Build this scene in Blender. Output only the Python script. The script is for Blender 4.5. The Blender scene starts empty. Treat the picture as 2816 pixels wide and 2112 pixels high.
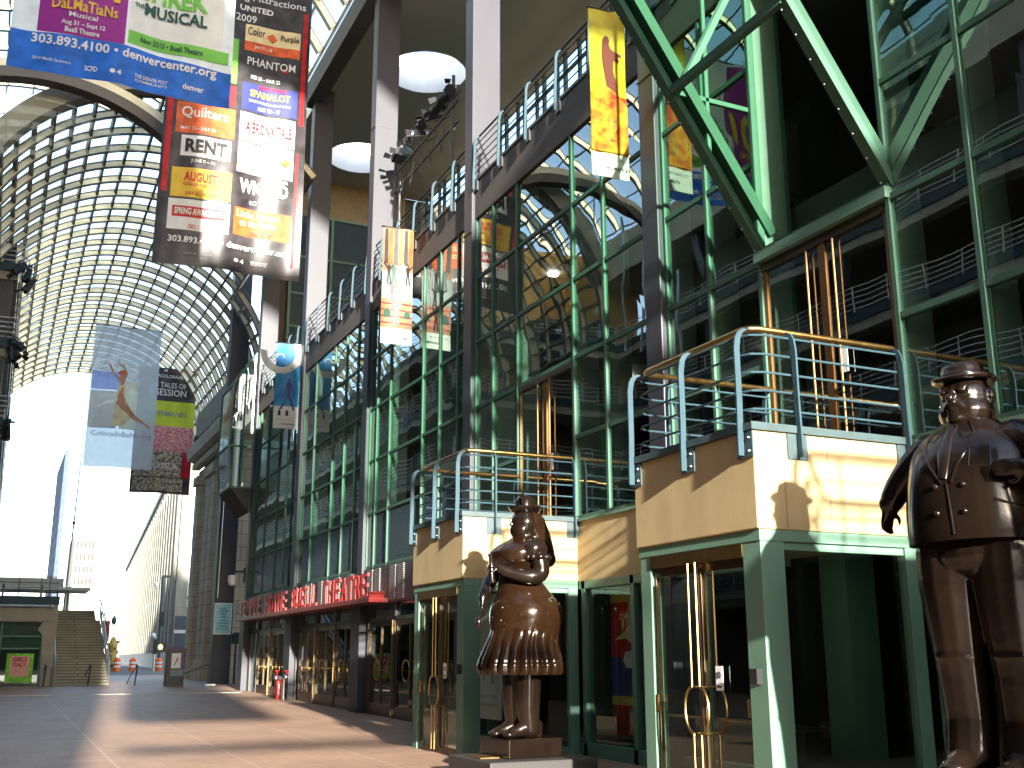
import bpy, bmesh, math, random
from mathutils import Vector as V, Matrix
R = math.radians
rnd = random.Random(11)
sc = bpy.context.scene
COL = sc.collection

# ------------------------------------------------------------------ camera
cp = (R(14.08), R(-25.09), R(-.13))
cam_d = bpy.data.cameras.new('camera'); cam = bpy.data.objects.new('camera', cam_d); COL.objects.link(cam)
cam_d.lens = 36 * 2991 / 2816; cam_d.sensor_width = 36; cam_d.sensor_fit = 'HORIZONTAL'
cam_d.clip_start = .05; cam_d.clip_end = 3000
M = Matrix.Rotation(cp[1], 4, 'Z') @ Matrix.Rotation(R(90) + cp[0], 4, 'X') @ Matrix.Rotation(cp[2], 4, 'Z')
M.translation = V((0, 0, 1.6)); cam.matrix_world = M
sc.camera = cam
# ------------------------------------------------------------------ light
SUN_AZ, SUN_EL = R(6.0), R(13.5)          # sun behind the camera, a little to its left
w = bpy.data.worlds.new('World'); sc.world = w; w.use_nodes = True
nt = w.node_tree; nt.nodes.clear()
sky = nt.nodes.new('ShaderNodeTexSky'); sky.sky_type = 'NISHITA'; sky.sun_disc = False
sky.sun_elevation = SUN_EL; sky.sun_rotation = R(180) + SUN_AZ; sky.air_density = 1.0; sky.dust_density = 2.8; sky.ozone_density = .35; sky.altitude = 1600
bg = nt.nodes.new('ShaderNodeBackground'); bg.inputs[1].default_value = .15
wo = nt.nodes.new('ShaderNodeOutputWorld')
nt.links.new(sky.outputs[0], bg.inputs[0]); nt.links.new(bg.outputs[0], wo.inputs[0])
sd = bpy.data.lights.new('sun', 'SUN'); sd.energy = 4.2; sd.angle = R(1.0); sd.color = (1, .945, .83)
sun = bpy.data.objects.new('sun', sd); COL.objects.link(sun)
S = V((-math.sin(SUN_AZ) * math.cos(SUN_EL), -math.cos(SUN_AZ) * math.cos(SUN_EL), math.sin(SUN_EL)))
sun.rotation_euler = S.to_track_quat('Z', 'Y').to_euler(); sun.location = (0, -30, 60)
sc.view_settings.view_transform = 'Standard'; sc.view_settings.look = 'None'
sc.view_settings.exposure = 2.6; sc.view_settings.gamma = 1
sc.render.engine = 'CYCLES'
cy = sc.cycles
cy.max_bounces = 9; cy.diffuse_bounces = 5; cy.glossy_bounces = 5; cy.transmission_bounces = 4; cy.transparent_max_bounces = 24
cy.caustics_reflective = False; cy.caustics_refractive = False; cy.use_denoising = True; cy.sample_clamp_indirect = 6

# ------------------------------------------------------------------ helpers
OFF = {}
def off(o): return OFF.get(o.name, V((0, 0, 0))) if o else V((0, 0, 0))
def tag(o, label=None, cat=None, group=None, kind=None):
    if label: o['label'] = label
    if cat: o['category'] = cat
    if group: o['group'] = group
    if kind: o['kind'] = kind
    return o
def thing(name, label, cat, loc=(0, 0, 0), rz=0, group=None):
    o = bpy.data.objects.new(name, None); COL.objects.link(o)
    o.empty_display_size = .2; o.location = loc; o.rotation_euler = (0, 0, rz)
    OFF[o.name] = V(loc) if rz == 0 else V((0, 0, 0))
    return tag(o, label, cat, group)
def copy_tree(o, parent=None):
    c = o.copy(); COL.objects.link(c)
    if parent: c.parent = parent
    for ch in list(o.children): copy_tree(ch, c)
    return c
class MB:
    def __init__(s): s.bm = bmesh.new()
    def face(s, pts, mi=0):
        try:
            f = s.bm.faces.new([s.bm.verts.new(p) for p in pts]); f.material_index = mi; return f
        except ValueError: return None
    def box(s, x0, x1, y0, y1, z0, z1, mi=0):
        v = [s.bm.verts.new((x, y, z)) for z in (z0, z1) for y in (y0, y1) for x in (x0, x1)]
        for q in ((0, 2, 3, 1), (4, 5, 7, 6), (0, 1, 5, 4), (2, 6, 7, 3), (0, 4, 6, 2), (1, 3, 7, 5)):
            s.bm.faces.new([v[i] for i in q]).material_index = mi
        return s
    def prism(s, pts, d, mi=0):
        d = V(d); a = [s.bm.verts.new(p) for p in pts]; b = [s.bm.verts.new(V(p) + d) for p in pts]; n = len(pts)
        s.bm.faces.new(a).material_index = mi; s.bm.faces.new(b[::-1]).material_index = mi
        for i in range(n): s.bm.faces.new((a[i], b[i], b[(i + 1) % n], a[(i + 1) % n])).material_index = mi
        return s
    def bar(s, p, q, wd, h, up=(0, 0, 1), mi=0):
        p, q = V(p), V(q); t = (q - p).normalized(); a = t.cross(V(up))
        if a.length < 1e-4: a = t.cross(V((1, 0, 0)))
        a.normalize(); b = a.cross(t).normalized(); a *= wd / 2; b *= h / 2
        s.prism([p + a + b, p - a + b, p - a - b, p + a - b], q - p, mi); return s
    def tube(s, pts, r, n=8, mi=0, closed=False, cap=True):
        pts = [V(p) for p in pts]; m = len(pts); rs = r if isinstance(r, (list, tuple)) else [r] * m
        rings = []; a = None
        for i, p in enumerate(pts):
            if closed: t = pts[(i + 1) % m] - pts[i - 1]
            else: t = pts[min(i + 1, m - 1)] - pts[max(i - 1, 0)]
            t.normalize()
            if a is None:
                a = t.cross(V((0, 0, 1)))
                if a.length < 1e-3: a = t.cross(V((1, 0, 0)))
            a = a - t * a.dot(t); a.normalize(); b = t.cross(a)
            rings.append([s.bm.verts.new(p + (a * math.cos(2 * math.pi * k / n) + b * math.sin(2 * math.pi * k / n)) * rs[i]) for k in range(n)])
        for i in range(m if closed else m - 1):
            A, B = rings[i], rings[(i + 1) % m]
            for k in range(n): s.bm.faces.new((A[k], A[(k + 1) % n], B[(k + 1) % n], B[k])).material_index = mi
        if not closed and cap:
            s.bm.faces.new(rings[0][::-1]).material_index = mi; s.bm.faces.new(rings[-1]).material_index = mi
        return s
    def loft(s, rings, mi=0, cap=True):
        rs = [[s.bm.verts.new(p) for p in r] for r in rings]; n = len(rs[0])
        for A, B in zip(rs, rs[1:]):
            for k in range(n): s.bm.faces.new((A[k], A[(k + 1) % n], B[(k + 1) % n], B[k])).material_index = mi
        if cap:
            s.bm.faces.new(rs[0][::-1]).material_index = mi; s.bm.faces.new(rs[-1]).material_index = mi
        return s
    def lathe(s, prof, c=(0, 0, 0), n=24, mi=0):
        c = V(c)
        return s.loft([[c + V((r * math.cos(2 * math.pi * k / n), r * math.sin(2 * math.pi * k / n), z)) for k in range(n)] for r, z in prof], mi)
    def ball(s, c, r, rot=None, u=20, v=12, mi=0):
        r = (r, r, r) if isinstance(r, (int, float)) else r
        m = Matrix.Translation(c) @ (rot.to_4x4() if rot else Matrix.Identity(4)) @ Matrix.Diagonal((*r, 1))
        g = bmesh.ops.create_uvsphere(s.bm, u_segments=u, v_segments=v, radius=1, matrix=m)
        for f in {f for vv in g['verts'] for f in vv.link_faces}: f.material_index = mi
        return s
    def torus(s, c, R_, r, axis='z', n=28, m=7, mi=0, a0=0, a1=2 * math.pi):
        c = V(c); full = abs(a1 - a0) > 6.28
        P = []
        for k in range(n if full else n + 1):
            t = a0 + (a1 - a0) * k / n; x, y = R_ * math.cos(t), R_ * math.sin(t)
            P.append(c + (V((x, y, 0)) if axis == 'z' else V((0, x, y)) if axis == 'x' else V((x, 0, y))))
        return s.tube(P, r, m, mi, closed=full)
    def build(s, name, mats, parent=None, smooth=False, bevel=0, label=None, recalc=True):
        bm = s.bm; o_ = off(parent)
        if o_.length: bmesh.ops.translate(bm, vec=-o_, verts=bm.verts)
        if recalc: bmesh.ops.recalc_face_normals(bm, faces=bm.faces)
        me = bpy.data.meshes.new(name); bm.to_mesh(me); bm.free()
        for m in (mats if isinstance(mats, (list, tuple)) else [mats]): me.materials.append(m)
        if smooth:
            me.polygons.foreach_set('use_smooth', [True] * len(me.polygons)); me.set_sharp_from_angle(angle=R(38 if smooth is True else smooth))
        o = bpy.data.objects.new(name, me); COL.objects.link(o)
        if parent: o.parent = parent; OFF[o.name] = o_
        if bevel:
            b = o.modifiers.new('edge', 'BEVEL'); b.width = bevel; b.segments = 2; b.limit_method = 'ANGLE'; b.angle_limit = R(40)
        if label: o['label'] = label
        return o
_tc = {}
def text_geo(t, bold=0):
    if (t, bold) in _tc: return _tc[(t, bold)]
    c = bpy.data.curves.new('glyphs', 'FONT'); c.body = t; c.resolution_u = 2; c.offset = bold
    o = bpy.data.objects.new('glyphs', c); COL.objects.link(o)
    dg = bpy.context.evaluated_depsgraph_get(); me = bpy.data.meshes.new_from_object(o.evaluated_get(dg))
    vs = [v.co.copy() for v in me.vertices]; fs = [list(p.vertices) for p in me.polygons]
    bpy.data.objects.remove(o); bpy.data.curves.remove(c); bpy.data.meshes.remove(me)
    a, b = min(v.x for v in vs), max(v.x for v in vs); c0, d = min(v.y for v in vs), max(v.y for v in vs)
    vs = [((v.x - a) / (b - a), (v.y - c0) / (d - c0)) for v in vs]
    _tc[(t, bold)] = (vs, fs); return vs, fs
def put_text(mb, t, fn, mi=0, bold=0):
    """fn maps (u,v) in the unit box of the words to a point"""
    vs, fs = text_geo(t, bold); vv = [mb.bm.verts.new(fn(u, v)) for u, v in vs]
    for f in fs:
        try: mb.bm.faces.new([vv[i] for i in f]).material_index = mi
        except ValueError: pass

# ------------------------------------------------------------------ materials
def pm(name, col, rough=.6, metal=0, var=.18, scale=3, bump=0, bscale=60, stretch=(1, 1, 1), spec=.5, coat=0):
    m = bpy.data.materials.new(name); m.use_nodes = True; t = m.node_tree; n = t.nodes; b = n['Principled BSDF']
    b.inputs['Roughness'].default_value = rough; b.inputs['Metallic'].default_value = metal
    b.inputs['Specular IOR Level'].default_value = spec; b.inputs['Coat Weight'].default_value = coat
    tc = n.new('ShaderNodeTexCoord'); mp = n.new('ShaderNodeMapping'); mp.inputs['Scale'].default_value = stretch
    t.links.new(tc.outputs['Object'], mp.inputs[0])
    no = n.new('ShaderNodeTexNoise'); no.inputs['Scale'].default_value = scale; no.inputs['Detail'].default_value = 6; no.inputs['Roughness'].default_value = .65
    t.links.new(mp.outputs[0], no.inputs[0])
    rp = n.new('ShaderNodeValToRGB'); rp.color_ramp.elements[0].position = .3; rp.color_ramp.elements[1].position = .7
    rp.color_ramp.elements[0].color = (*[c * (1 - var) for c in col], 1); rp.color_ramp.elements[1].color = (*[min(1, c * (1 + var)) for c in col], 1)
    t.links.new(no.outputs[0], rp.inputs[0]); t.links.new(rp.outputs[0], b.inputs['Base Color'])
    mr = n.new('ShaderNodeMapRange'); mr.inputs[3].default_value = max(.02, rough - .1); mr.inputs[4].default_value = min(1, rough + .1)
    t.links.new(no.outputs[0], mr.inputs[0]); t.links.new(mr.outputs[0], b.inputs['Roughness'])
    if bump:
        n2 = n.new('ShaderNodeTexNoise'); n2.inputs['Scale'].default_value = bscale; n2.inputs['Detail'].default_value = 4; t.links.new(mp.outputs[0], n2.inputs[0])
        bp = n.new('ShaderNodeBump'); bp.inputs['Strength'].default_value = bump; bp.inputs['Distance'].default_value = .01
        t.links.new(n2.outputs[0], bp.inputs['Height']); t.links.new(bp.outputs[0], b.inputs['Normal'])
    return m
def glass_mat(name, tint, ior, wav=0, rough=.0, boost=0):
    m = bpy.data.materials.new(name); m.use_nodes = True; t = m.node_tree; n = t.nodes; n.clear()
    out = n.new('ShaderNodeOutputMaterial'); mx = n.new('ShaderNodeMixShader'); tr = n.new('ShaderNodeBsdfTransparent'); gl = n.new('ShaderNodeBsdfGlossy')
    tr.inputs[0].default_value = (*tint, 1); gl.inputs['Roughness'].default_value = rough; gl.inputs['Color'].default_value = (.93, 1, .96, 1)
    fr = n.new('ShaderNodeFresnel'); ge = n.new('ShaderNodeNewGeometry'); ma = n.new('ShaderNodeMath'); ma.operation = 'MULTIPLY_ADD'   # same mirror strength from both faces of a pane
    ma.inputs[1].default_value = 1 / ior - ior; ma.inputs[2].default_value = ior; t.links.new(ge.outputs['Backfacing'], ma.inputs[0]); t.links.new(ma.outputs[0], fr.inputs[0])
    ad = n.new('ShaderNodeMath'); ad.operation = 'ADD'; ad.use_clamp = True; ad.inputs[1].default_value = boost
    t.links.new(fr.outputs[0], ad.inputs[0]); t.links.new(ad.outputs[0], mx.inputs[0])
    t.links.new(tr.outputs[0], mx.inputs[1]); t.links.new(gl.outputs[0], mx.inputs[2]); t.links.new(mx.outputs[0], out.inputs[0])
    if wav:
        tc = n.new('ShaderNodeTexCoord'); no = n.new('ShaderNodeTexNoise'); no.inputs['Scale'].default_value = .85; no.inputs['Detail'].default_value = .5
        t.links.new(tc.outputs['Object'], no.inputs[0]); bp = n.new('ShaderNodeBump'); bp.inputs['Strength'].default_value = 1; bp.inputs['Distance'].default_value = wav
        t.links.new(no.outputs[0], bp.inputs['Height']); t.links.new(bp.outputs[0], gl.inputs['Normal'])
    return m
def cloth_mat(name, col, trans=.3, rough=.45, var=.06, scale=3, see=0, col2=None):
    m = bpy.data.materials.new(name); m.use_nodes = True; t = m.node_tree; n = t.nodes; n.clear()
    out = n.new('ShaderNodeOutputMaterial'); p = n.new('ShaderNodeBsdfPrincipled'); p.inputs['Roughness'].default_value = rough; p.inputs['Specular IOR Level'].default_value = .2
    tl = n.new('ShaderNodeBsdfTranslucent'); mx = n.new('ShaderNodeMixShader'); mx.inputs[0].default_value = trans
    tc = n.new('ShaderNodeTexCoord'); no = n.new('ShaderNodeTexNoise'); no.inputs['Scale'].default_value = scale; no.inputs['Detail'].default_value = 5
    t.links.new(tc.outputs['Object'], no.inputs[0]); rp = n.new('ShaderNodeValToRGB'); rp.color_ramp.elements[0].position = .35; rp.color_ramp.elements[1].position = .65
    c2 = col2 or [min(1, c * (1 + var)) for c in col]; c1 = col if col2 else [c * (1 - var) for c in col]
    rp.color_ramp.elements[0].color = (*c1, 1); rp.color_ramp.elements[1].color = (*c2, 1)
    t.links.new(no.outputs[0], rp.inputs[0])
    for k in (p.inputs['Base Color'], tl.inputs[0]): t.links.new(rp.outputs[0], k)
    t.links.new(p.outputs[0], mx.inputs[1]); t.links.new(tl.outputs[0], mx.inputs[2])
    last = mx
    if see:
        m2 = n.new('ShaderNodeMixShader'); m2.inputs[0].default_value = see; tp = n.new('ShaderNodeBsdfTransparent')
        t.links.new(mx.outputs[0], m2.inputs[1]); t.links.new(tp.outputs[0], m2.inputs[2]); last = m2
    t.links.new(last.outputs[0], out.inputs[0]); return m
def emit_mat(name, col, st):
    m = bpy.data.materials.new(name); m.use_nodes = True; t = m.node_tree; t.nodes.clear()
    o = t.nodes.new('ShaderNodeOutputMaterial'); e = t.nodes.new('ShaderNodeEmission'); e.inputs[0].default_value = (*col, 1); e.inputs[1].default_value = st
    t.links.new(e.outputs[0], o.inputs[0]); return m
def brick_mat(name, c1, c2, mortar, bw, bh, ms=.012, axes='xy', rough=.75, big=0, bump=.25, spec=.5):
    m = bpy.data.materials.new(name); m.use_nodes = True; t = m.node_tree; n = t.nodes; b = n['Principled BSDF']; b.inputs['Roughness'].default_value = rough; b.inputs['Specular IOR Level'].default_value = spec
    tc = n.new('ShaderNodeTexCoord'); sp = n.new('ShaderNodeSeparateXYZ'); cb = n.new('ShaderNodeCombineXYZ'); t.links.new(tc.outputs['Object'], sp.inputs[0])
    if axes == 'wz':      # walls: any horizontal run against height
        ad = n.new('ShaderNodeMath'); t.links.new(sp.outputs[0], ad.inputs[0]); t.links.new(sp.outputs[1], ad.inputs[1]); t.links.new(ad.outputs[0], cb.inputs[0])
        t.links.new(sp.outputs[2], cb.inputs[1])
    else:
        for i, a in enumerate(axes): t.links.new(sp.outputs['xyz'.index(a)], cb.inputs[i])
    br = n.new('ShaderNodeTexBrick'); br.inputs['Scale'].default_value = 1; br.inputs['Brick Width'].default_value = bw; br.inputs['Row Height'].default_value = bh
    br.inputs['Mortar Size'].default_value = ms; br.inputs['Mortar Smooth'].default_value = .2
    br.inputs['Color1'].default_value = (*c1, 1); br.inputs['Color2'].default_value = (*c2, 1); br.inputs['Mortar'].default_value = (*mortar, 1)
    t.links.new(cb.outputs[0], br.inputs[0])
    no = n.new('ShaderNodeTexNoise'); no.inputs['Scale'].default_value = .7; no.inputs['Detail'].default_value = 7; no.inputs['Roughness'].default_value = .7
    t.links.new(tc.outputs['Object'], no.inputs[0])
    mr = n.new('ShaderNodeMapRange'); mr.inputs[1].default_value = .25; mr.inputs[2].default_value = .75; mr.inputs[3].default_value = .72; mr.inputs[4].default_value = 1.22; t.links.new(no.outputs[0], mr.inputs[0])
    mx = n.new('ShaderNodeMix'); mx.data_type = 'RGBA'; mx.blend_type = 'MULTIPLY'; mx.inputs[0].default_value = 1
    t.links.new(br.outputs[0], mx.inputs[6]); t.links.new(mr.outputs[0], mx.inputs[7]); last = mx.outputs[2]
    if big:               # wide pale control joints between fields of pavers
        b2 = n.new('ShaderNodeTexBrick'); b2.offset = 0; b2.inputs['Scale'].default_value = 1; b2.inputs['Brick Width'].default_value = big; b2.inputs['Row Height'].default_value = big * 2
        b2.inputs['Mortar Size'].default_value = .016; b2.inputs['Color1'].default_value = (0, 0, 0, 1); b2.inputs['Color2'].default_value = (0, 0, 0, 1); b2.inputs['Mortar'].default_value = (1, 1, 1, 1)
        t.links.new(cb.outputs[0], b2.inputs[0]); n3 = n.new('ShaderNodeTexNoise'); n3.inputs['Scale'].default_value = 6; t.links.new(tc.outputs['Object'], n3.inputs[0])
        mm = n.new('ShaderNodeMath'); mm.operation = 'MULTIPLY'; t.links.new(b2.outputs[0], mm.inputs[0]); t.links.new(n3.outputs[0], mm.inputs[1])
        m3 = n.new('ShaderNodeMix'); m3.data_type = 'RGBA'; t.links.new(mm.outputs[0], m3.inputs[0]); t.links.new(last, m3.inputs[6]); m3.inputs[7].default_value = (.42, .36, .28, 1); last = m3.outputs[2]
    t.links.new(last, b.inputs['Base Color'])
    bp = n.new('ShaderNodeBump'); bp.inputs['Strength'].default_value = bump; bp.inputs['Distance'].default_value = .008; t.links.new(br.outputs['Fac'], bp.inputs['Height']); bp.invert = True
    t.links.new(bp.outputs[0], b.inputs['Normal']); return m
paver = brick_mat('brick_pavers', (.335, .205, .134), (.28, .168, .108), (.22, .14, .095), .4, .13, .009, 'xy', .62, big=1.9)
road_m = pm('asphalt', (.09, .09, .09), .85, bump=.3)
tan = pm('tan_precast', (.40, .30, .155), .8, var=.12, scale=2.2, bump=.35, bscale=140, stretch=(1, 1, .5))
soffit_m = pm('soffit_plaster', (.44, .43, .35), .8, var=.07, scale=.6)
frieze_m = pm('frieze_plaster', (.085, .074, .062), .8, var=.12, scale=1.5, bump=.2, stretch=(1, 1, .4))
green = pm('green_paint', (.105, .205, .148), .6, var=.1, scale=1.5, stretch=(1, 1, .3))
mull_g = pm('mullion_green', (.058, .128, .09), .65, var=.1, spec=.25)
prow_g = pm('prow_steel_green', (.032, .088, .055), .65, var=.1, spec=.25)
green_l = pm('pale_green_fin', (.17, .235, .195), .5, var=.08)
green_d = pm('green_steel', (.055, .13, .085), .4, var=.1, scale=1.5)
teal = pm('teal_paint', (.028, .060, .078), .6, var=.15, scale=4, spec=.25)
teal_d = pm('dark_teal_cap', (.035, .06, .065), .5, var=.2)
colm = pm('dark_column_paint', (.026, .026, .038), .5, var=.12, scale=1.2, stretch=(1, 1, .2))
darkm = pm('dark_metal', (.035, .033, .034), .45, var=.2)
black = pm('black_paint', (.012, .012, .013), .5)
brass = pm('brass', (.30, .19, .07), .36, 1, var=.15, scale=8)
bronze_d = pm('dark_bronze_frame', (.09, .06, .035), .35, .8, var=.2)
bronze = pm('statue_bronze', (.0105, .0062, .0042), .17, .25, var=.35, scale=2.2, bump=.05, bscale=25)
bronze_w = pm('statue_bronze_warm', (.019, .0088, .0038), .16, .3, var=.45, scale=1.8, bump=.05, bscale=25)
dull = pm('dull_bronze', (.20, .095, .03), .5, .5, var=.2)
granite = pm('dark_granite', (.025, .023, .022), .55, var=.3, scale=40)
cream = pm('cream_steel', (.80, .72, .50), .55, var=.1, scale=2)
rib_d = pm('dark_glazing_bar', (.10, .085, .06), .5, var=.2)
facade_gl = glass_mat('reflective_green_glass', (.72, .83, .79), 1.95, wav=.0045, boost=.075)
prow_gl = glass_mat('dark_prow_glass', (.70, .85, .76), 1.22)
door_gl = glass_mat('door_glass', (.72, .82, .76), 1.6, wav=.0006)
roof_gl = glass_mat('clear_roof_glass', (.93, .97, .97), 1.3)
spandrel = pm('blue_grey_spandrel', (.05, .075, .09), .12, var=.1, scale=1)
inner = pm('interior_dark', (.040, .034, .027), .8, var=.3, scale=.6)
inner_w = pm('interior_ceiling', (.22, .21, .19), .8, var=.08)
conc = pm('grey_concrete', (.30, .27, .21), .85, var=.14, scale=1.3, bump=.3, bscale=80)
conc_l = pm('pale_concrete', (.42, .39, .32), .85, var=.1, scale=1.3, bump=.2)
ochre = pm('ochre_stucco', (.50, .27, .07), .85, var=.1, scale=.8)
stone = brick_mat('limestone_blocks', (.62, .55, .41), (.56, .495, .37), (.32, .28, .21), 1.5, .62, .02, 'wz', .85)
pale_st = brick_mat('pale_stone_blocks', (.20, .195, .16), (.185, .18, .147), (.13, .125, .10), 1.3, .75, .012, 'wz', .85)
white = pm('white_paint', (.78, .78, .76), .5, var=.04)
steel = pm('galvanised_steel', (.45, .46, .47), .35, .9, var=.1)
red = pm('red_enamel', (.38, .016, .011), .38, var=.12, scale=3)
red_d = pm('red_band', (.17, .014, .011), .4, var=.12)
orange = pm('orange_plastic', (.85, .16, .02), .5, var=.1)
bulb = emit_mat('lit_lamp', (1, .93, .8), 14)
bulb_o = emit_mat('orange_signal', (1, .35, .03), 8)
bulb_w = emit_mat('lit_downlight', (1, .95, .85), 25)
blind = emit_mat('bright_window_sky', (.86, .95, 1), 1.2)

# ------------------------------------------------------------------ ground
def gz(y): return min(max(.0125 * (y - 15), 0), .5)
mb = MB(); ys = [-140, 15, 55, 76]
for a, b in zip(ys, ys[1:]): mb.face([(-60, a, gz(a)), (60, a, gz(a)), (60, b, gz(b)), (-60, b, gz(b))])
bmesh.ops.remove_doubles(mb.bm, verts=mb.bm.verts, dist=1e-4)
tag(mb.build('plaza_pavement', paver), kind='structure')
mb = MB(); mb.face([(-900, 76, .5), (900, 76, .5), (900, 1500, .5), (-900, 1500, .5)])
mb.face([(-900, -900, -.01), (900, -900, -.01), (900, -140, -.01), (-900, -140, -.01)])
tag(mb.build('street', road_m), kind='structure')
mb = MB(); mb.box(-20, 8.6, 42.0, 42.16, gz(42) - .05, gz(42) + .02)
tag(mb.build('step_nosing', pm('sunlit_yellow_nosing', (.62, .55, .36), .7)), kind='structure')  # pale yellow carries the sunlight on the step edge

# ------------------------------------------------------------------ theatre building
XF = 9.17
CY = [6.4, 13.95, 21.6, 29.15, 36.7, 44.2]
SEG = [(3.0, 13.95, [4.1, 5.25, 6.5, 7.74, 8.95, 11.38, 12.56]), (13.95, 21.6, [15.65, 16.81, 19.2, 20.42]), (21.6, 29.15, [22.4, 23.55, 24.69, 27.2, 28.29]),
       (29.15, 36.7, [30.26, 31.46, 32.73, 35.0]), (36.7, 44.2, [37.74, 38.65, 39.97, 41.9, 43.43])]
TZ = [3.95, 5.4, 6.87, 8.37, 9.86]
th = thing('theatre_building', 'long theatre building with green glass curtain wall, dark columns and open roof terrace', 'theatre', (XF, 20, 0))
BAYS = [(16.75, 19.15), (8.95, 11.3)]
for si, (a, b, ms) in enumerate(SEG):
    a0, b0 = a + (.23 if si else 0), b - .23
    st = [a0] + ms + [b0]
    fr = MB(); fin = MB()
    for y in ms + [a0 + .03, b0 - .03]:
        z0 = 3.9
        fr.box(9.09, 9.2, y - .035, y + .035, z0, 11.3); fin.box(9.2, 9.62, y - .02, y + .02, z0, 11.28)
    for y0, y1 in zip(st, st[1:]):
        gl = MB(); sp = MB()
        door = any(abs(y0 - q) < .2 for q in (16.81, 8.95))
        zz = TZ + [11.3]
        for z in TZ:
            if door and (4.2 < z < 6.5 or (a < 10 and z > 7)): continue
            fr.box(9.1, 9.19, y0 + .035, y1 - .035, z - .04, z + .04)
        for z0, z1 in zip(zz, zz[1:]):
            if door and (z1 < 7 or a < 10): continue
            j = [rnd.uniform(-.004, .004) for _ in range(4)]
            tgt = sp if (z1 < 5.5 and a > 21) else gl
            tgt.face([(9.13 + j[0], y0, z0), (9.13 + j[1], y1, z0), (9.13 + j[2], y1, z1), (9.13 + j[3], y0, z1)])
        for q, nm_, mt in ((gl, 'glass_strip', facade_gl), (sp, 'spandrel_panel', spandrel)):
            if len(q.bm.faces): q.build(nm_, mt, th, recalc=False)
            else: q.bm.free()
    fr.build('mullion_grid', mull_g, th, bevel=.006); fin.build('mullion_fin', green_l, th)
    m = MB(); m.box(9.08, 9.5, a0, b0, 11.3, 12.2); m.build('frieze', frieze_m, th)
    m = MB(); m.box(9.05, 9.6, a0, b0, 12.2, 12.26); m.build('frieze_cap', teal_d, th)
for y in CY:
    m = MB(); m.box(9.0, 9.72, y - .23, y + .23, 0, 22.3); m.build('column', colm, th, bevel=.02)
    m = MB(); m.box(8.98, 9.0, y - .235, y + .235, 11.0, 11.03); m.build('column_seam', darkm, th); m = MB(); m.box(8.98, 9.73, y - .235, y + .235, 17.2, 17.22); m.build('column_seam', darkm, th)
# interior: floors, back wall, lobby
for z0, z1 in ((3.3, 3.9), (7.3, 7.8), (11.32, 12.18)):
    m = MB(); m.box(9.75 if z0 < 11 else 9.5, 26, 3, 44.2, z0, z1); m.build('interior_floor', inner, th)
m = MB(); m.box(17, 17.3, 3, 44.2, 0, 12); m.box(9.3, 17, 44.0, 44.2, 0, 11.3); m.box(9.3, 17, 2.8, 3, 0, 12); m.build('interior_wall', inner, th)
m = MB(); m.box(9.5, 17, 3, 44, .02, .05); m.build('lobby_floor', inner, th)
m = MB()
for y in (8, 13.9, 21.6, 29.2, 36.7): m.box(12.2, 12.8, y - .3, y + .3, .05, 11.3)
m.build('interior_column', green_d, th)
for p in [(12.37, 23.86, 11.3), (13.0, 16.6, 11.3), (12.9, 15.8, 7.28), (10.6, 26.98, 7.28), (11, 33, 7.28), (11.5, 19, 7.28), (12, 9, 3.28), (10.2, 12.5, 3.28)]:
    m = MB(); m.lathe([(.11, -.03), (.13, -.03), (.13, 0)], p, 16); m.build('downlight', bulb_w, th)
# band between the vestibules and the louvre over the doors
m = MB(); m.box(9.1, 9.32, 11.3, 16.75, 2.86, 3.88); m.box(9.1, 9.32, 3.5, 8.95, 2.86, 3.88); m.build('precast_band', tan, th)
m = MB(); m.box(9.06, 9.3, 11.3, 16.75, 3.88, 3.93); m.box(9.06, 9.3, 3, 8.95, 3.88, 3.93); m.build('band_cap', green, th)
m = MB(); m.box(9.06, 9.3, 19.15, 44.4, 2.95, 3.9); m.build('louvre_box', darkm, th)
lg = pm('louvre_grey', (.34, .34, .35), .5)
for y0 in [19.4 + i * .62 for i in range(40)]:
    if (int(y0 * 1.7)) % 3:
        m = MB()
        for k in range(20): m.box(9.03, 9.058, y0, y0 + .44, 3.02 + k * .043, 3.036 + k * .043)
        m.build('louvre_panel', lg, th)
# shopfront between the vestibules
m = MB()
for y in (11.5, 13.2, 15.0, 16.6): m.box(9.1, 9.25, y - .06, y + .06, 0, 2.86)
m.box(9.1, 9.25, 11.3, 16.75, 2.72, 2.86); m.box(9.1, 9.25, 11.3, 16.75, .0, .22)
for y in (3.3, 5.2, 7.1, 8.8): m.box(9.1, 9.25, y - .06, y + .06, 0, 2.86)
m.box(9.1, 9.25, 3, 8.95, 2.72, 2.86); m.box(9.1, 9.25, 3, 8.95, 0, .22)
m.build('shopfront_frame', green, th, bevel=.006)
for a, b in ((11.5, 13.2), (13.2, 15), (15, 16.6), (3.3, 5.2), (5.2, 7.1), (7.1, 8.8)): g2 = MB(); g2.face([(9.17, a, .2), (9.17, b, .2), (9.17, b, 2.75), (9.17, a, 2.75)]); g2.build('shopfront_pane', door_gl, th, recalc=False)
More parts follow.
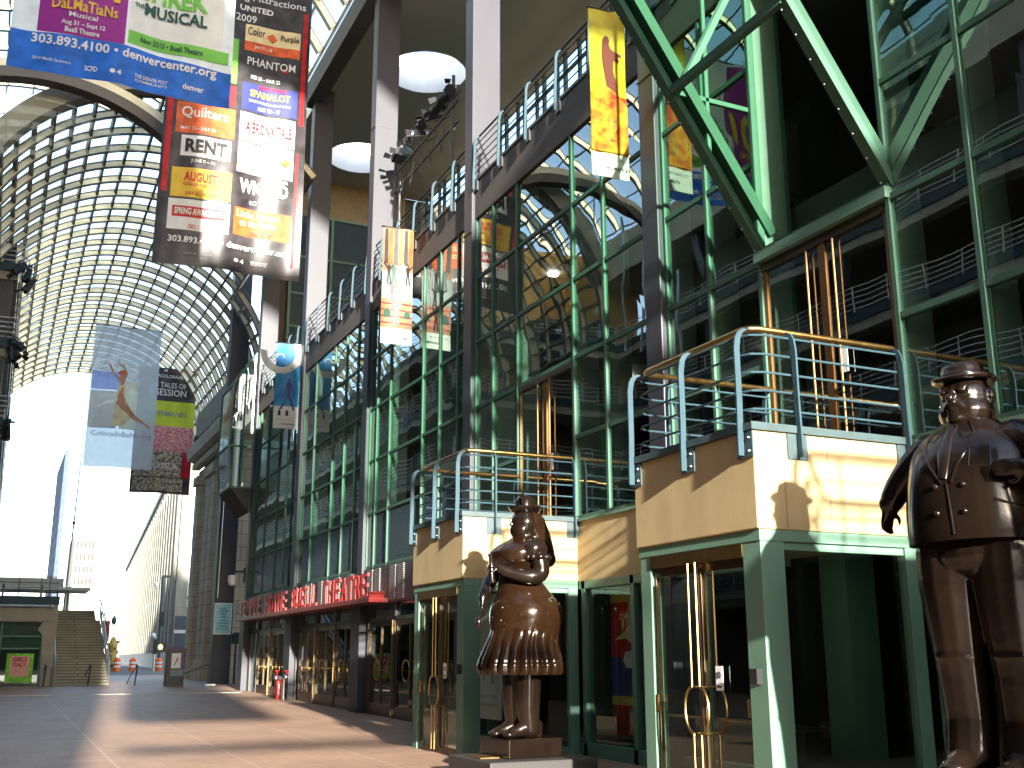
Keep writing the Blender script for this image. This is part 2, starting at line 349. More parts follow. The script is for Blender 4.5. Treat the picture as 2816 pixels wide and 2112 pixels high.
# lobby doors with ring handles
def ring_door(y0, y1, z0):
    d = MB(); d.box(9.12, 9.2, y0, y0 + .07, z0, 2.5).box(9.12, 9.2, y1 - .07, y1, z0, 2.5).box(9.12, 9.2, y0 + .07, y1 - .07, 2.38, 2.5).box(9.12, 9.2, y0 + .07, y1 - .07, z0, z0 + .32)
    ym = (y0 + y1) / 2; d.box(9.125, 9.195, ym - .035, ym + .035, z0 + .32, 2.38)
    o = d.build('door', bronze_d, th, bevel=.004)
    g = MB(); g.face([(9.16, y0, z0), (9.16, y1, z0), (9.16, y1, 2.45), (9.16, y0, 2.45)]); g.build('pane', door_gl, o, recalc=False)
    h = MB(); h.torus((9.04, ym, 1.28), .25, .018, 'x').torus((9.26, ym, 1.28), .25, .018, 'x')
    for s_ in (-.25, .25): h.bar((9.04, ym + s_, 1.28), (9.26, ym + s_, 1.28), .02, .02)
    h.build('ring_handle', brass, o, smooth=True)
    e = MB(); e.box(9.08, 9.118, y0 - .015, y0 + .03, z0, 2.5); e.build('brass_edge', brass, o)
for y0, y1 in ((40.0, 41.98), (37.75, 39.9), (33.85, 35.8), (31.7, 33.75), (29.75, 31.6), (26.5, 28.5), (24.3, 26.3), (22.1, 24.1)): ring_door(y0, y1, gz(y0))
m = MB(); g2 = MB()
for y in (43.9, 43.25, 42.05, 39.95, 37.2, 36.2, 33.8, 31.65, 29.65, 28.55, 26.4, 24.2, 22.0, 20.6, 19.2): m.box(9.1, 9.24, y - .05, y + .05, gz(y), 2.95)
m.box(9.1, 9.24, 19.15, 44.3, 2.5, 2.6); m.build('door_surround', darkm, th)
g2.face([(9.17, 19.15, 2.6), (9.17, 44.2, 2.6), (9.17, 44.2, 2.95), (9.17, 19.15, 2.95)]); g2.face([(9.17, 42.05, .3), (9.17, 43.9, .3), (9.17, 43.9, 2.5), (9.17, 42.05, 2.5)])
g2.build('fanlight_glass', door_gl, th, recalc=False)
for y in CY[2:]:
    m = MB(); m.box(8.93, 8.99, y - .4, y + .4, gz(y) - .02, 2.95); m.box(8.99, 9.75, y - .4, y - .235, gz(y) - .02, 2.95); m.build('column_casing', colm, th)
m = MB(); put_text(m, 'TICKET', lambda u, v: (9.155, 38.2 + 3.2 * u, 2.63 + .26 * v)); m.build('ticket_lettering', white, th, recalc=False)
# terrace and canopy
m = MB(); m.box(8.75, 9.3, 8.5, 37.1, 21.75, 22.62); m.build('canopy_edge_beam', frieze_m, th)
bm = bmesh.new(); H = [((12.35, 33.65), 1.45), ((12.3, 41.4), 1.45), ((12.35, 25.9), 1.45), ((12.35, 18.2), 1.45)]
def loop(pts):
    vs = [bm.verts.new(p) for p in pts]; return [bm.edges.new((vs[i], vs[(i + 1) % len(vs)])) for i in range(len(vs))]
E_ = loop([(9.3, 8.5, 22.3), (16.6, 8.5, 22.3), (16.6, 44.7, 22.3), (9.3, 44.7, 22.3)])
for (cx, cy_), r in H: E_ += loop([(cx + r * math.cos(t * R(7.5)), cy_ + r * math.sin(t * R(7.5)), 22.3) for t in range(48)])
bmesh.ops.triangle_fill(bm, use_beauty=True, use_dissolve=False, edges=E_)
bad = [f for f in bm.faces if any((f.calc_center_median().xy - V(c)).length < r * .98 for c, r in H)]
bmesh.ops.delete(bm, geom=bad, context='FACES_ONLY')
top = bmesh.ops.extrude_face_region(bm, geom=bm.faces[:])
bmesh.ops.translate(bm, vec=(0, 0, .4), verts=[v for v in top['geom'] if isinstance(v, bmesh.types.BMVert)])
mb = MB(); mb.bm.free(); mb.bm = bm; mb.build('canopy_soffit', soffit_m, th)
for (cx, cy_), r in H:
    m = MB(); ring = []
    for z in (22.26, 23.7): ring.append([(cx + (r - .01) * math.cos(t * R(7.5)), cy_ + (r - .01) * math.sin(t * R(7.5)), z) for t in range(48)])
    m.loft(ring, cap=False); m.build('skylight_shaft', white, th, smooth=True)
m = MB(); m.box(9.72, 20, 44.72, 45, 12.2, 22.3); m.build('terrace_end_wall', frieze_m, th)
m = MB(); m.box(9.9, 15.4, 44.5, 44.72, 20.6, 22.3); m.build('terrace_header', pm('dull_tan_panel', (.24, .175, .10), .8), th)
m = MB()
for x in (10.2, 12, 13.8, 15.4): m.box(x - .06, x + .06, 44.4, 44.55, 12.2, 20.6)
for z in (13.2, 15.4, 16.9, 18.6, 20.55): m.box(10.2, 15.4, 44.42, 44.53, z - .05, z + .05)
m.build('terrace_window_frame', green, th)
m = MB(); m.face([(10.2, 44.5, 12.2), (15.4, 44.5, 12.2), (15.4, 44.5, 20.6), (10.2, 44.5, 20.6)]); m.build('terrace_window_glass', spandrel, th)
m = MB(); gl2 = MB()
for k in range(22):
    y = 9 + k * 1.65; m.box(16.3, 16.44, y - .05, y + .05, 20.5, 22.28); m.box(16.31, 16.43, y + .55, y + .65, 20.5, 22.28)
m.box(16.3, 16.45, 8.6, 44.6, 20.4, 20.55); m.box(16.3, 16.43, 8.6, 44.6, 21.5, 21.56)
m.build('clerestory_frame', teal, th); gl2.face([(16.37, 8.6, 20.5), (16.37, 44.6, 20.5), (16.37, 44.6, 22.28), (16.37, 8.6, 22.28)]); gl2.build('clerestory_glass', roof_gl, th, recalc=False)
m = MB(); m.box(16.25, 16.5, 8.6, 44.7, 12.2, 20.4); m.build('terrace_back_wall', pm('teal_grey_wall', (.12, .2, .2), .8), th)
# raking glazed prow over the near vestibule
def rake(y, z): return V((9.17 - (z - 7.02) * .669, y, z))
pr = MB(); pg = MB(); pb = MB(); ch = MB()
ZT = 13.2
for y in (8.95, 11.38):
    pr.bar(rake(y, 7.02), rake(y, ZT), .1, .16, (0, 1, 0)); qx = .34 if y > 10 else .15; ch.bar(rake(y, 7.3) + V((qx, .06, 0)), rake(y, ZT) + V((qx, .06, 0)), .16, .3 if y > 10 else .2, (0, 1, 0))
    a = rake(y, 7.02)
    pg.face([a, rake(y, ZT), (9.17, y, ZT)])
    if y > 10: pr.bar(V((9.05, y, 9.17)), rake(y, 9.17), .06, .07); pr.bar((8.35, y, 8.24), (8.35, y, ZT), .06, .06); pr.bar((9.15, y, 7.0), (9.15, y, ZT), .08, .1)
for z in (7.02, 9.15, 11.28, ZT): pr.bar(rake(8.95, z), rake(11.38, z), .09, .12, (0, 1, 0) if z == 0 else (0, 0, 1))
pg.face([rake(8.95, 7.02), rake(11.38, 7.02), rake(11.38, ZT), rake(8.95, ZT)])
for y in (8.95, 11.38):
    k = 7.1
    while k < ZT: pb.ball(rake(y, k) + V((-.09, 0, -.06)), .012, u=6, v=4); k += .28
st_ = MB(); st_.bar((7.78, 11.1, 9.17), (9.12, 11.34, 11.6), .09, .09)
pr.build('prow_frame', mull_g, th, bevel=.006); ch.build('prow_channel', prow_g, th, bevel=.01); pg.build('prow_glass', prow_gl, th, recalc=False); pb.build('prow_bolts', steel, th)
st_.build('prow_strut', green, th)
m = MB(); m.box(9.02, 9.14, 8.9, 11.4, 6.85, 6.99); m.build('prow_sill', green, th)
m = MB(); m.box(9.8, 17, 13.95, 14.3, 9.5, 10.9); m.build('balcony_front', conc, th); m = MB(); m.box(9.22, 9.75, 11.42, 11.56, 3.95, 13.2); m.build('prow_column', green_d, th)
# far prow at the end of the glass wall
pts = [(9.0, 8.3), (8.2, 8.3), (8.05, 10.0), (8.1, 12.6), (9.0, 14.0)]
m = MB(); m.prism([(x, 44.45, z) for x, z in [(9.0, 7.3), (9.0, 8.3), (8.2, 8.3)]], (0, 2.4, 0)); m.build('prow_base', frieze_m, th)
m = MB(); g2 = MB()
for (x0, z0), (x1, z1) in zip(pts, pts[1:]):
    for y in (44.45, 46.85): m.bar((x0, y, z0), (x1, y, z1), .08, .1, (0, 1, 0))
    g2.face([(x0, 44.45, z0), (x1, 44.45, z1), (x1, 46.85, z1), (x0, 46.85, z0)])
for x, z in pts[1:]: m.bar((x, 44.45, z), (x, 46.85, z), .08, .08)
m.bar((9.0, 44.45, 10), (8.05, 44.45, 10), .07, .07); m.bar((8.6, 44.45, 8.3), (8.6, 44.45, 13.2), .07, .07, (0, 1, 0))
g2.face([(x, 44.45, z) for x, z in pts]); m.build('prow_frame', green, th); g2.build('prow_glass', facade_gl, th, recalc=False)

# red theatre sign
sg = thing('theatre_sign', 'red block letter sign TEMPLE HOYNE BUELL THEATRE on a red band above the lobby doors', 'sign', (8.7, 35, 3))
m = MB(); m.box(8.5, 9.05, 26.75, 43.5, 2.94, 3.07); m.build('band', red_d, sg, bevel=.01)
m = MB(); m.box(8.5, 8.9, 26.64, 26.74, 2.94, 3.2); m.build('band_end', red, sg)
words = 'TEMPLE HOYNE BUELL THEATRE'; pitch = (43.1 - 27.0) / len(words)
for i, chh in enumerate(words):
    if chh == ' ': continue
    yl = 43.1 - i * pitch
    vs, fs = text_geo(chh, .004); bm = bmesh.new()
    wd = pitch * (.34 if chh == 'I' else .82)
    vv = [bm.verts.new((8.6, yl - u * wd, 3.08 + .62 * v)) for u, v in vs]
    for f in fs:
        try: bm.faces.new([vv[k] for k in f])
        except ValueError: pass
    bmesh.ops.remove_doubles(bm, verts=bm.verts, dist=1e-4)
    ex = bmesh.ops.extrude_face_region(bm, geom=bm.faces[:]); bmesh.ops.translate(bm, vec=(.05, 0, 0), verts=[v for v in ex['geom'] if isinstance(v, bmesh.types.BMVert)])
    mb = MB(); mb.bm.free(); mb.bm = bm; mb.build('letter', red, sg)

# ------------------------------------------------------------------ vestibules
def vestibule(y0, y1, label):
    t = thing('entrance_vestibule', label, 'entrance', (6.94, y0, 0), group='glazed entrance vestibules')
    m = MB(); m.box(6.94, 9.1, y0, y1, 2.86, 3.88); m.build('parapet', tan, t, bevel=.012)
    m = MB(); m.box(6.9, 7.12, y0 - .04, y1 + .04, 3.88, 3.96).box(7.12, 9.1, y0 - .04, y0 + .18, 3.88, 3.96).box(7.12, 9.1, y1 - .18, y1 + .04, 3.88, 3.96); m.build('parapet_cap', teal_d, t)
    m = MB(); m.box(7.315, 7.325, y0 - .003, y0 + .01, 2.88, 3.87).box(7.9, 7.908, y0 - .003, y0 + .01, 2.88, 3.87); m.build('panel_joint', pm('joint_grey', (.2, .15, .1), .8), t)
    for bx in ((6.98, 7.28, y0 + .03, y0 + .33), (6.98, 7.16, y1 - .24, y1 - .02), (8.92, 9.1, y0 + .03, y0 + .15)):
        m = MB(); m.box(*bx, 0, 2.74); m.build('post', green, t, bevel=.008)
    m = MB(); m.box(6.97, 7.15, y0 + .02, y1, 2.74, 2.86).box(7.15, 9.1, y0 + .02, y0 + .16, 2.74, 2.86); m.build('header', green, t, bevel=.006)
    m = MB(); m.box(6.97, 7.15, y0 + .33, y1 - .24, 2.6, 2.74); m.build('door_header', brass, t)
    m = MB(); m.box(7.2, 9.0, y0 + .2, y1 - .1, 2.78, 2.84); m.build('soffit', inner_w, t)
    m = MB(); m.box(7.28, 8.92, y0 + .06, y0 + .14, 0, .14); m.build('window_sill', green, t); m = MB(); m.box(7.28, 8.92, y0 + .06, y0 + .14, 2.66, 2.74); m.build('window_head', green, t)
    m = MB(); m.face([(7.28, y0 + .1, .12), (8.92, y0 + .1, .12), (8.92, y0 + .1, 2.68), (7.28, y0 + .1, 2.68)]); m.build('window_pane', door_gl, t, recalc=False)
    ym = (y0 + y1) / 2 + .03
    for s, (a, b) in enumerate(((y0 + .33, ym), (ym, y1 - .24))):
        d = MB(); d.box(7.02, 7.07, a + .005, a + .05, .03, 2.6).box(7.02, 7.07, b - .05, b - .005, .03, 2.6).box(7.02, 7.07, a + .05, b - .05, 2.5, 2.6).box(7.02, 7.07, a + .05, b - .05, .03, .14)
        o = d.build('door_leaf', bronze_d, t, bevel=.003)
        g = MB(); g.face([(7.045, a, .1), (7.045, b, .1), (7.045, b, 2.55), (7.045, a, 2.55)]); g.build('pane', door_gl, o, recalc=False)
        yy = ym - .07 if s == 0 else ym + .07
        h = MB()
        for xx in (6.93, 7.16):
            h.tube([(xx, yy, .1), (xx, yy, .8)], .016).tube([(xx, yy, 1.28), (xx, yy, 2.6)], .016)
            sg_ = -1 if s == 0 else 1
            h.tube([(xx, yy + sg_ * .15 * math.sin(q * R(18)), 1.04 + .24 * math.cos(q * R(18))) for q in range(11)], .016)
        h.tube([(6.93, yy, 1.28), (7.16, yy, 1.28)], .012).tube([(6.93, yy, .8), (7.16, yy, .8)], .012)
        h.build('pull_handle', brass, o, smooth=True)
        k = MB(); k.box(6.985, 7.018, (a + .01) if s == 0 else (b - .06), (a + .06) if s == 0 else (b - .01), 1.0, 1.18); k.build('hinge', brass, o)
        k = MB(); k.tube([(7.12, a + .08, .95), (7.12, b - .08, .95)], .015); k.build('push_bar', brass, o)
    k = MB(); k.box(6.995, 7.005, ym - .4, ym - .28, 1.25, 1.5); k.build('notice_sticker', white, t)
    k = MB(); k.torus((6.992, ym - .34, 1.41), .03, .005, 'x', 16, 5).box(6.99, 6.994, ym - .38, ym - .3, 1.28, 1.3); k.build('notice_mark', black, t)
    k = MB(); k.box(6.9, 6.975, y0 + .1, y0 + .22, 1.33, 1.48); k.build('card_reader', black, t)
    k = MB(); k.box(7.0, 9.1, y0 + .02, y1, .0, .025); k.build('threshold', granite, t)
    return t
vestibule(16.75, 19.15, 'glazed tan entrance vestibule with brass doors standing behind the woman statue')
vestibule(8.95, 11.3, 'glazed tan entrance vestibule with brass doors nearest the man statue')
vestibule(1.15, 3.5, 'glazed tan entrance vestibule standing beside the viewer, nearest of the three')
# balcony doors above each vestibule
for y0, y1 in ((16.81, 19.2), (8.95, 11.38)):
    ym = (y0 + y1) / 2
    m = MB(); m.box(9.1, 9.2, y0 + .05, y1 - .05, 6.72, 6.83); o = m.build('balcony_door_head', bronze_d, th)
    for a, b in ((y0 + .05, ym), (ym, y1 - .05)):
        d = MB(); d.box(9.12, 9.17, a, a + .06, 3.95, 6.72).box(9.12, 9.17, b - .06, b, 3.95, 6.72); o = d.build('balcony_door', dull, th)
        g = MB(); g.face([(9.145, a, 3.95), (9.145, b, 3.95), (9.145, b, 6.72), (9.145, a, 6.72)]); g.build('pane', facade_gl, o, recalc=False)
        yy = ym - .25 if a == y0 + .05 else ym + .25
        h = MB(); h.tube([(9.09, yy, 4.0), (9.09, yy, 6.7)], .015); h.build('pull_handle', dull, o, smooth=True)
    k = MB(); k.box(9.09, 9.1, ym - .36, ym - .22, 4.95, 5.25); k.build('notice_sticker', white, th)

def balcony_rail(y0, y1, label):
    t = thing('balcony_railing', label, 'railing', (6.9, y0, 3.9), group='curved balcony railings')
    X0 = 6.9; H0, H1 = 3.66, 5.0
    c = .16
    def path(z, ins, cc):
        xa, ya, yb = X0 + ins, y0 - .05 + ins, y1 + .05 - ins
        return [(9.06, ya, z), (xa + cc, ya, z), (xa + cc * .3, ya + cc * .3, z), (xa, ya + cc, z), (xa, yb - cc, z), (xa + cc * .3, yb - cc * .3, z), (xa + cc, yb, z), (9.06, yb, z)]
    m = MB(); m.tube(path(5.02, .14, .12), .036, 10); m.build('handrail', brass, t, smooth=True)
    for z in (4.93, 4.72, 4.52, 4.32, 4.12):
        m = MB(); m.tube(path(z, .06, .2), .013, 6); m.build('rail', teal, t, smooth=True)
    posts = [('x', y1 - .05), ('x', (y0 + y1) / 2), ('x', y0 + .12), ('f', 7.5), ('f', 9.02), ('b', 7.5), ('b', 9.02)]
    for kind, q in posts:
        prof = [(-.01, 3.62), (-.01, 3.8), (.0, 4.2), (.0, 4.78), (.02, 4.9), (.06, 4.97), (.13, 5.01)]
        m = MB(); br = MB(); bo = MB()
        def at_(d, z, o=0):
            if kind == 'x': return V((X0 + d - .02, q + o, z))
            if kind == 'f': return V((q + o, y0 - .06 + d, z))
            return V((q + o, y1 + .06 - d, z))
        for w0 in (0,):
            L_ = [at_(d - .035, z, -.012) for d, z in prof]; R_ = [at_(d + .035, z, -.012) for d, z in prof][::-1]
            side = at_(0, 0, .024) - at_(0, 0, 0)
            n_ = len(prof)
            for i in range(n_ - 1):
                m.prism([at_(prof[i][0] - .035, prof[i][1], -.012), at_(prof[i][0] + .035, prof[i][1], -.012), at_(prof[i + 1][0] + .035, prof[i + 1][1], -.012), at_(prof[i + 1][0] - .035, prof[i + 1][1], -.012)], side)
        bmesh.ops.remove_doubles(m.bm, verts=m.bm.verts, dist=1e-4)
        p = m.build('post', teal, t)
        e = .005
        if kind == 'x': br.box(6.92, 6.937, q - .13, q + .13, 3.6, 3.87)
        elif kind == 'f': br.box(q - .13, q + .13, y0 - .02, y0 - .003, 3.6, 3.87)
        else: br.box(q - .13, q + .13, y1 + .003, y1 + .02, 3.6, 3.87)
        br.build('bracket', teal_d, p)
        for o in (-.09, .09):
            for z in (3.66, 3.8): bo.ball(at_(.06 if kind != 'x' else .025, z, o), .014, u=8, v=5)
        bo.build('bolts', steel, p)
    return t
balcony_rail(16.75, 19.15, 'teal curved railing with brass handrail on the balcony above the woman statue')
balcony_rail(8.95, 11.3, 'teal curved railing with brass handrail on the near balcony beside the man statue')
balcony_rail(1.15, 3.5, 'teal curved railing on the balcony beside the viewer, nearest of the three')
# roof terrace railing
t = thing('terrace_railing', 'long teal railing along the roof terrace above the glass wall', 'railing', (9.05, 20, 12.2))
for z in (12.45, 12.62, 12.79, 12.96, 13.13, 13.35):
    m = MB(); m.tube([(9.08 if z < 13.3 else 9.14, 5, z), (9.08 if z < 13.3 else 9.14, 44.2, z)], .013 if z < 13.3 else .024, 6); m.build('rail', teal, t)
y = 13.1
while y < 44:
    m = MB()
    for a, b in (((8.99, 11.98), (8.99, 12.3)), ((8.99, 12.3), (9.02, 13.15)), ((9.02, 13.15), (9.06, 13.28)), ((9.06, 13.28), (9.14, 13.34))):
        m.bar((a[0], y, a[1]), (b[0], y, b[1]), .08, .022, (0, 1, 0)) if False else m.prism([(a[0] - .028, y - .011, a[1]), (a[0] + .028, y - .012, a[1]), (b[0] + .028, y - .011, b[1]), (b[0] - .028, y - .011, b[1])], (0, .024, 0))
    m.build('post', teal, t); m2 = MB(); m2.box(9.04, 9.075, y - .09, y + .09, 11.95, 12.19); m2.build('bracket', darkm, t)
    y += 1.36

# ------------------------------------------------------------------ glass roofs
def vault(name, label, cx, cz, r, a0, a1, ya, yb, dy, na, rib, pur, mats, trim=None):
    t = thing(name, label, 'glass roof', (cx, ya, cz))
    P = lambda a, rr, y: V((cx + rr * math.cos(a), y, cz + rr * math.sin(a)))
    n = int(round((yb - ya) / dy)); A = [a0 + (a1 - a0) * k / na for k in range(na + 1)]
    fine0 = [a0 + (a1 - a0) * k / (na * 2) for k in range(na * 2 + 1)]
    for i in range(n + 1):
        y = ya + (yb - ya) * i / n; m = MB(); ww, dd = rib; lim = trim[1] if trim and y < trim[0] else a0; fine = [a for a in fine0 if a >= lim - 1e-4]
        m.loft([[P(a, r, y - ww / 2), P(a, r, y + ww / 2), P(a, r - dd, y + ww / 2), P(a, r - dd, y - ww / 2)] for a in fine])
        o = m.build('rib', mats[0], t, smooth=30)
        m = MB(); e = .035
        for rr in (r - dd - .02, r + .01):
            m.loft([[P(a, rr + .02, y - ww / 2 - e), P(a, rr + .02, y + ww / 2 + e), P(a, rr - .015, y + ww / 2 + e), P(a, rr - .015, y - ww / 2 - e)] for a in fine])
        m.build('rib_flange', mats[1], o)
    for a in A:
        m = MB(); ww, dd = pur; da = ww / 2 / r
        for i in range(n):
            if trim and a < trim[1] and ya + (yb - ya) * i / n < trim[0]: continue
            y0, y1 = ya + (yb - ya) * i / n + rib[0] / 2, ya + (yb - ya) * (i + 1) / n - rib[0] / 2
            m.prism([P(a - da, r - .01, y0), P(a + da, r - .01, y0), P(a + da, r - dd, y0), P(a - da, r - dd, y0)], (0, y1 - y0, 0))
        m.build('purlin', mats[2], t)
    m = MB()
    for i in range(na):
        ys_ = trim[0] if trim and A[i] < trim[1] - .01 else ya
        m.face([P(A[i], r + .03, ys_), P(A[i + 1], r + .03, ys_), P(A[i + 1], r + .03, yb), P(A[i], r + .03, yb)])
    m.build('glazing', roof_gl, t, recalc=False); return t
fv = vault('vaulted_roof', 'long barrel vaulted glass roof over the far street end of the galleria', 4.1, 13.9, 6.35, R(2), R(182), 35.2, 75.4, 1.5, 27, (.075, .22), (.085, .17), (cream, rib_d, rib_d), (48, R(40)))
nv = vault('upper_roof', 'high glass roof with crossed steel ribs over the near galleria', -.2, 17.6, 10.6, R(31), R(149), -2, 52, 1.7, 19, (.09, .26), (.07, .11), (cream, rib_d, rib_d))
# arched lunette between the two roofs
lt = thing('arched_lunette', 'dark arched beam and glass lunette where the near roof meets the far vault', 'arch', (0, 34, 13))
m = MB(); P = lambda a, rr, y: V((-.1 + rr * math.cos(a), y, 13.15 + rr * math.sin(a)))
aa = [R(50) + R(74) * k / 60 for k in range(61)]
m.loft([[P(a, 6.2, 33.7), P(a, 6.2, 34.2), P(a, 5.86, 34.2), P(a, 5.86, 33.7)] for a in aa]); m.build('arch_beam', pm('brown_steel', (.10, .085, .07), .6), lt, smooth=30)
m = MB(); m.loft([[P(a, 6.55, 33.9), P(a, 6.55, 34.1), P(a, 6.22, 34.1), P(a, 6.22, 33.9)] for a in aa]); m.build('arch_trim', cream, lt, smooth=30)
m = MB(); P2 = lambda a, rr, y: V((4.1 + rr * math.cos(a), y, 13.9 + rr * math.sin(a)))
ab = [R(74) + R(88) * k / 60 for k in range(61)]
m.loft([[P2(a, 6.75, 34.6), P2(a, 6.75, 35.1), P2(a, 6.1, 35.1), P2(a, 6.1, 34.6)] for a in ab]); m.build('vault_edge_beam', conc, lt, smooth=30)
m = MB(); m2 = MB()
for k in range(9):
    x = -5 + k * .75; zt = 13.15 + math.sqrt(max(0, 5.86 ** 2 - (x + .1) ** 2)); zb = 13.9 + math.sqrt(max(0, 6.7 ** 2 - (x - 4.1) ** 2)) if x > -2.5 else 13
    if zt > zb: m.box(x - .025, x + .025, 34.3, 34.4, zb, zt)
m.build('lunette_bar', steel, lt)
m2.face([(-3.3, 34.35, 16.0)] + [P(a, 5.9, 34.35) for a in aa[::-1]]); m2.build('lunette_glass', roof_gl, lt, recalc=False)

# ------------------------------------------------------------------ parking structure on the left, seen at the frame edge and mirrored in the glass
lb = thing('parking_structure', 'tall concrete parking structure with railed balconies at the left edge', 'parking garage', (-9, 46, 0))
X1 = -.42
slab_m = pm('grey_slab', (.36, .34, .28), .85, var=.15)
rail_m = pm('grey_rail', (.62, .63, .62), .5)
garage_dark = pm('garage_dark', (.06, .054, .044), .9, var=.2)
LV = [4.1, 7.3, 10.5, 13.7, 16.9]
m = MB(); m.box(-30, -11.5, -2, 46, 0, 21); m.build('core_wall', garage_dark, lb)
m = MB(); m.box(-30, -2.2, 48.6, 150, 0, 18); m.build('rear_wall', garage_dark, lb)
m = MB(); m.box(-12, -2.4, 48.2, 48.6, 14.5, 22.5); m.build('gable_wall', ochre, lb)
m = MB(); m.box(-9.4, -6.2, 47.95, 48.2, 14.6, 18.6); m.build('gable_opening', darkm, lb)
for z in LV:
    m = MB(); m.box(-30, -9.4, -2, 46, z - .55, z).box(-30, X1 - .02, 46, 48.3, z - .55, z).box(-2.6, X1 - .02, 48.3, 150, z - .55, z); m.build('floor_slab', slab_m, lb)
    m = MB(); m.box(-9.38, X1 + .22, 45.88, 45.98, z - .2, z + .12).box(-9.4, -9.3, 0, 45.9, z - .2, z + .12).box(X1, X1 + .06, 48.3, 150, z - .2, z + .12); m.build('edge_beam', teal, lb)
    m = MB(); m.box(-11.4, -9.6, 0, 45.9, z - .7, z - .56); m.build('ceiling_strip', garage_dark, lb)
    r_ = MB()
    for k in range(5):
        zz = z + .25 + k * .2
        r_.tube([(-9.3, 45.93, zz), (X1 + .15, 45.93, zz)], .02, 6).tube([(-9.35, 0, zz), (-9.35, 45.9, zz)], .02, 6).tube([(X1 + .03, 48.3, zz), (X1 + .03, 150, zz)], .02, 6)
    for k in range(8): r_.tube([(-9.3 + k * 1.3, 45.93, z), (-9.3 + k * 1.3, 45.93, z + 1.05)], .025, 6)
    r_.tube([(X1 + .15, 45.93, z), (X1 + .15, 45.93, z + 1.05)], .025, 6)
    for k in range(28): r_.tube([(-9.35, 1 + k * 1.66, z), (-9.35, 1 + k * 1.66, z + 1.05)], .025, 6)
    for k in range(18): r_.tube([(X1 + .03, 49 + k * 1.7, z), (X1 + .03, 49 + k * 1.7, z + 1.05)], .025, 6)
    r_.build('balcony_railing', rail_m, lb)
for x in (-9.2, -5.0, X1 - .4):
    m = MB(); m.box(x - .22, x + .22, 46.1, 46.6, 0, 18); m.build('column', colm, lb)
for y in (3, 12, 21, 30, 39):
    m = MB(); m.box(-9.9, -9.5, y - .2, y + .2, 0, 21); m.build('column', colm, lb)
m = MB(); m.box(-30, -9.2, -2, 48, 20.6, 22.8); m.build('parapet', slab_m, lb)
# unseen masses added behind the viewer to shade the plaza and hide horizon glow
sb = thing('south_shade_block', 'unseen concrete block added behind the viewer on the left to cast shade', 'building', (-8, -6, 0))
m = MB(); m.box(-24, -1.5, -10, -3, 0, 30); m.build('wall', conc, sb); m = MB(); m.box(-24, .1, -10.3, -9.2, 17, 31.9); m.build('upper_shade_wing', conc, sb); m = MB(); m.box(-24.2, -1.4, -9.1, -2.9, 30, 30.8); m.build('roof', conc_l, sb)  # added mass, edges set so its shadow falls on floor and season banner
fb = thing('blocker', 'unseen added footbridge crossing the plaza behind the viewer', 'blocker', (0, -12, 8))
m = MB(); m.box(-1.2, 2.3, -14, -11, 10.0, 15.5); m.build('shade_box', conc, fb); m = MB(); m.box(-1.2, 3.95, -14, -11.2, 15.52, 23.6); m.build('upper_shade_box', conc, fb); m = MB(); m.box(5.0, 7.0, -12.4, -12.1, 18.25, 19.1).box(6.85, 7.05, -12.4, -12.1, 0, 18.25); m.build('shade_mast', darkm, fb); m = MB(); m.box(-1.2, 4.4, -13, -12.4, 7.9, 8.15).box(2.6, 16, -13, -12.4, 12.2, 12.6); m.build('beam', darkm, fb)  # added boxes, mast and beams sized for the shadows they throw on floor and banners
m = MB(); m.box(15.6, 16.2, -13, -12.4, 0, 14); m.build('pier', colm, fb)
tb = thing('statue_shade_block', 'unseen concrete block added behind the viewer to shade the man statue', 'kiosk', (6.9, -5.5, 0))
m = MB(); m.box(5.7, 8.2, -6, -5, 0, 5.7); m.build('wall', conc, tb); m = MB(); m.box(5.6, 8.3, -6.1, -4.9, 5.7, 5.9); m.build('roof', conc_l, tb)  # added out of view to keep the man statue's body in shade
cb_ = thing('horizon_glow_block', 'long unseen dark block added far behind the viewer to hide horizon glow', 'building', (0, -75, 0))
m = MB(); m.box(-70, 70, -90, -72, 0, 14); m.build('wall', garage_dark, cb_); m = MB(); m.box(-70, 70, -71.98, -71.9, 3, 4.5).box(-70, 70, -71.98, -71.9, 7, 8.5); m.build('window_band', inner, cb_)  # added out of view to keep low sky glow out of glass reflections

# ------------------------------------------------------------------ spotlights
sp0 = thing('spotlight', 'x', 'spotlight')
def spot_proto():
    m = MB(); m.lathe([(.05, .36), (.075, .34), (.085, .2), (.10, .1), (.115, -.06), (.11, -.06)], n=14); m.box(-.12, .12, -.012, .012, -.09, -.06)
    m.build('housing', black, sp0, smooth=True)
    m = MB(); m.lathe([(.095, -.045), (.09, -.035)], n=14); m.build('lens', pm('lens_glass', (.2, .2, .22), .1), sp0)
    m = MB(); m.tube([(-.13, 0, .12), (-.14, 0, .3), (-.06, 0, .5), (.06, 0, .5), (.14, 0, .3), (.13, 0, .12)], .014, 6); m.build('yoke', black, sp0)
    for s in (-1, 1):
        m = MB(); m.prism([(s * .05 - .05, s * .12, -.06), (s * .05 + .05, s * .12, -.06), (s * .05 + .07, s * .2, -.2), (s * .05 - .07, s * .2, -.2)], (0, .006, 0)); m.build('barn_door', black, sp0)
spot_proto(); used = [False]
def spot(p, rot, sc_, label, group, lit=None):
    o = sp0 if not used[0] else copy_tree(sp0); used[0] = True
    o.location = p; o.rotation_euler = rot; o.scale = (sc_,) * 3; o['label'] = label; o['group'] = group
    if 'silver' in label:
        for c in o.children:
            if c.name.startswith('housing'): c.data = c.data.copy(); c.data.materials[0] = steel
    if lit:
        o.rotation_euler = V((-.33, -.85, -.45)).to_track_quat('-Z', 'Y').to_euler()
        for c in o.children:
            if c.name.startswith('lens'): c.data = c.data.copy(); c.data.materials[0] = lit
    return o
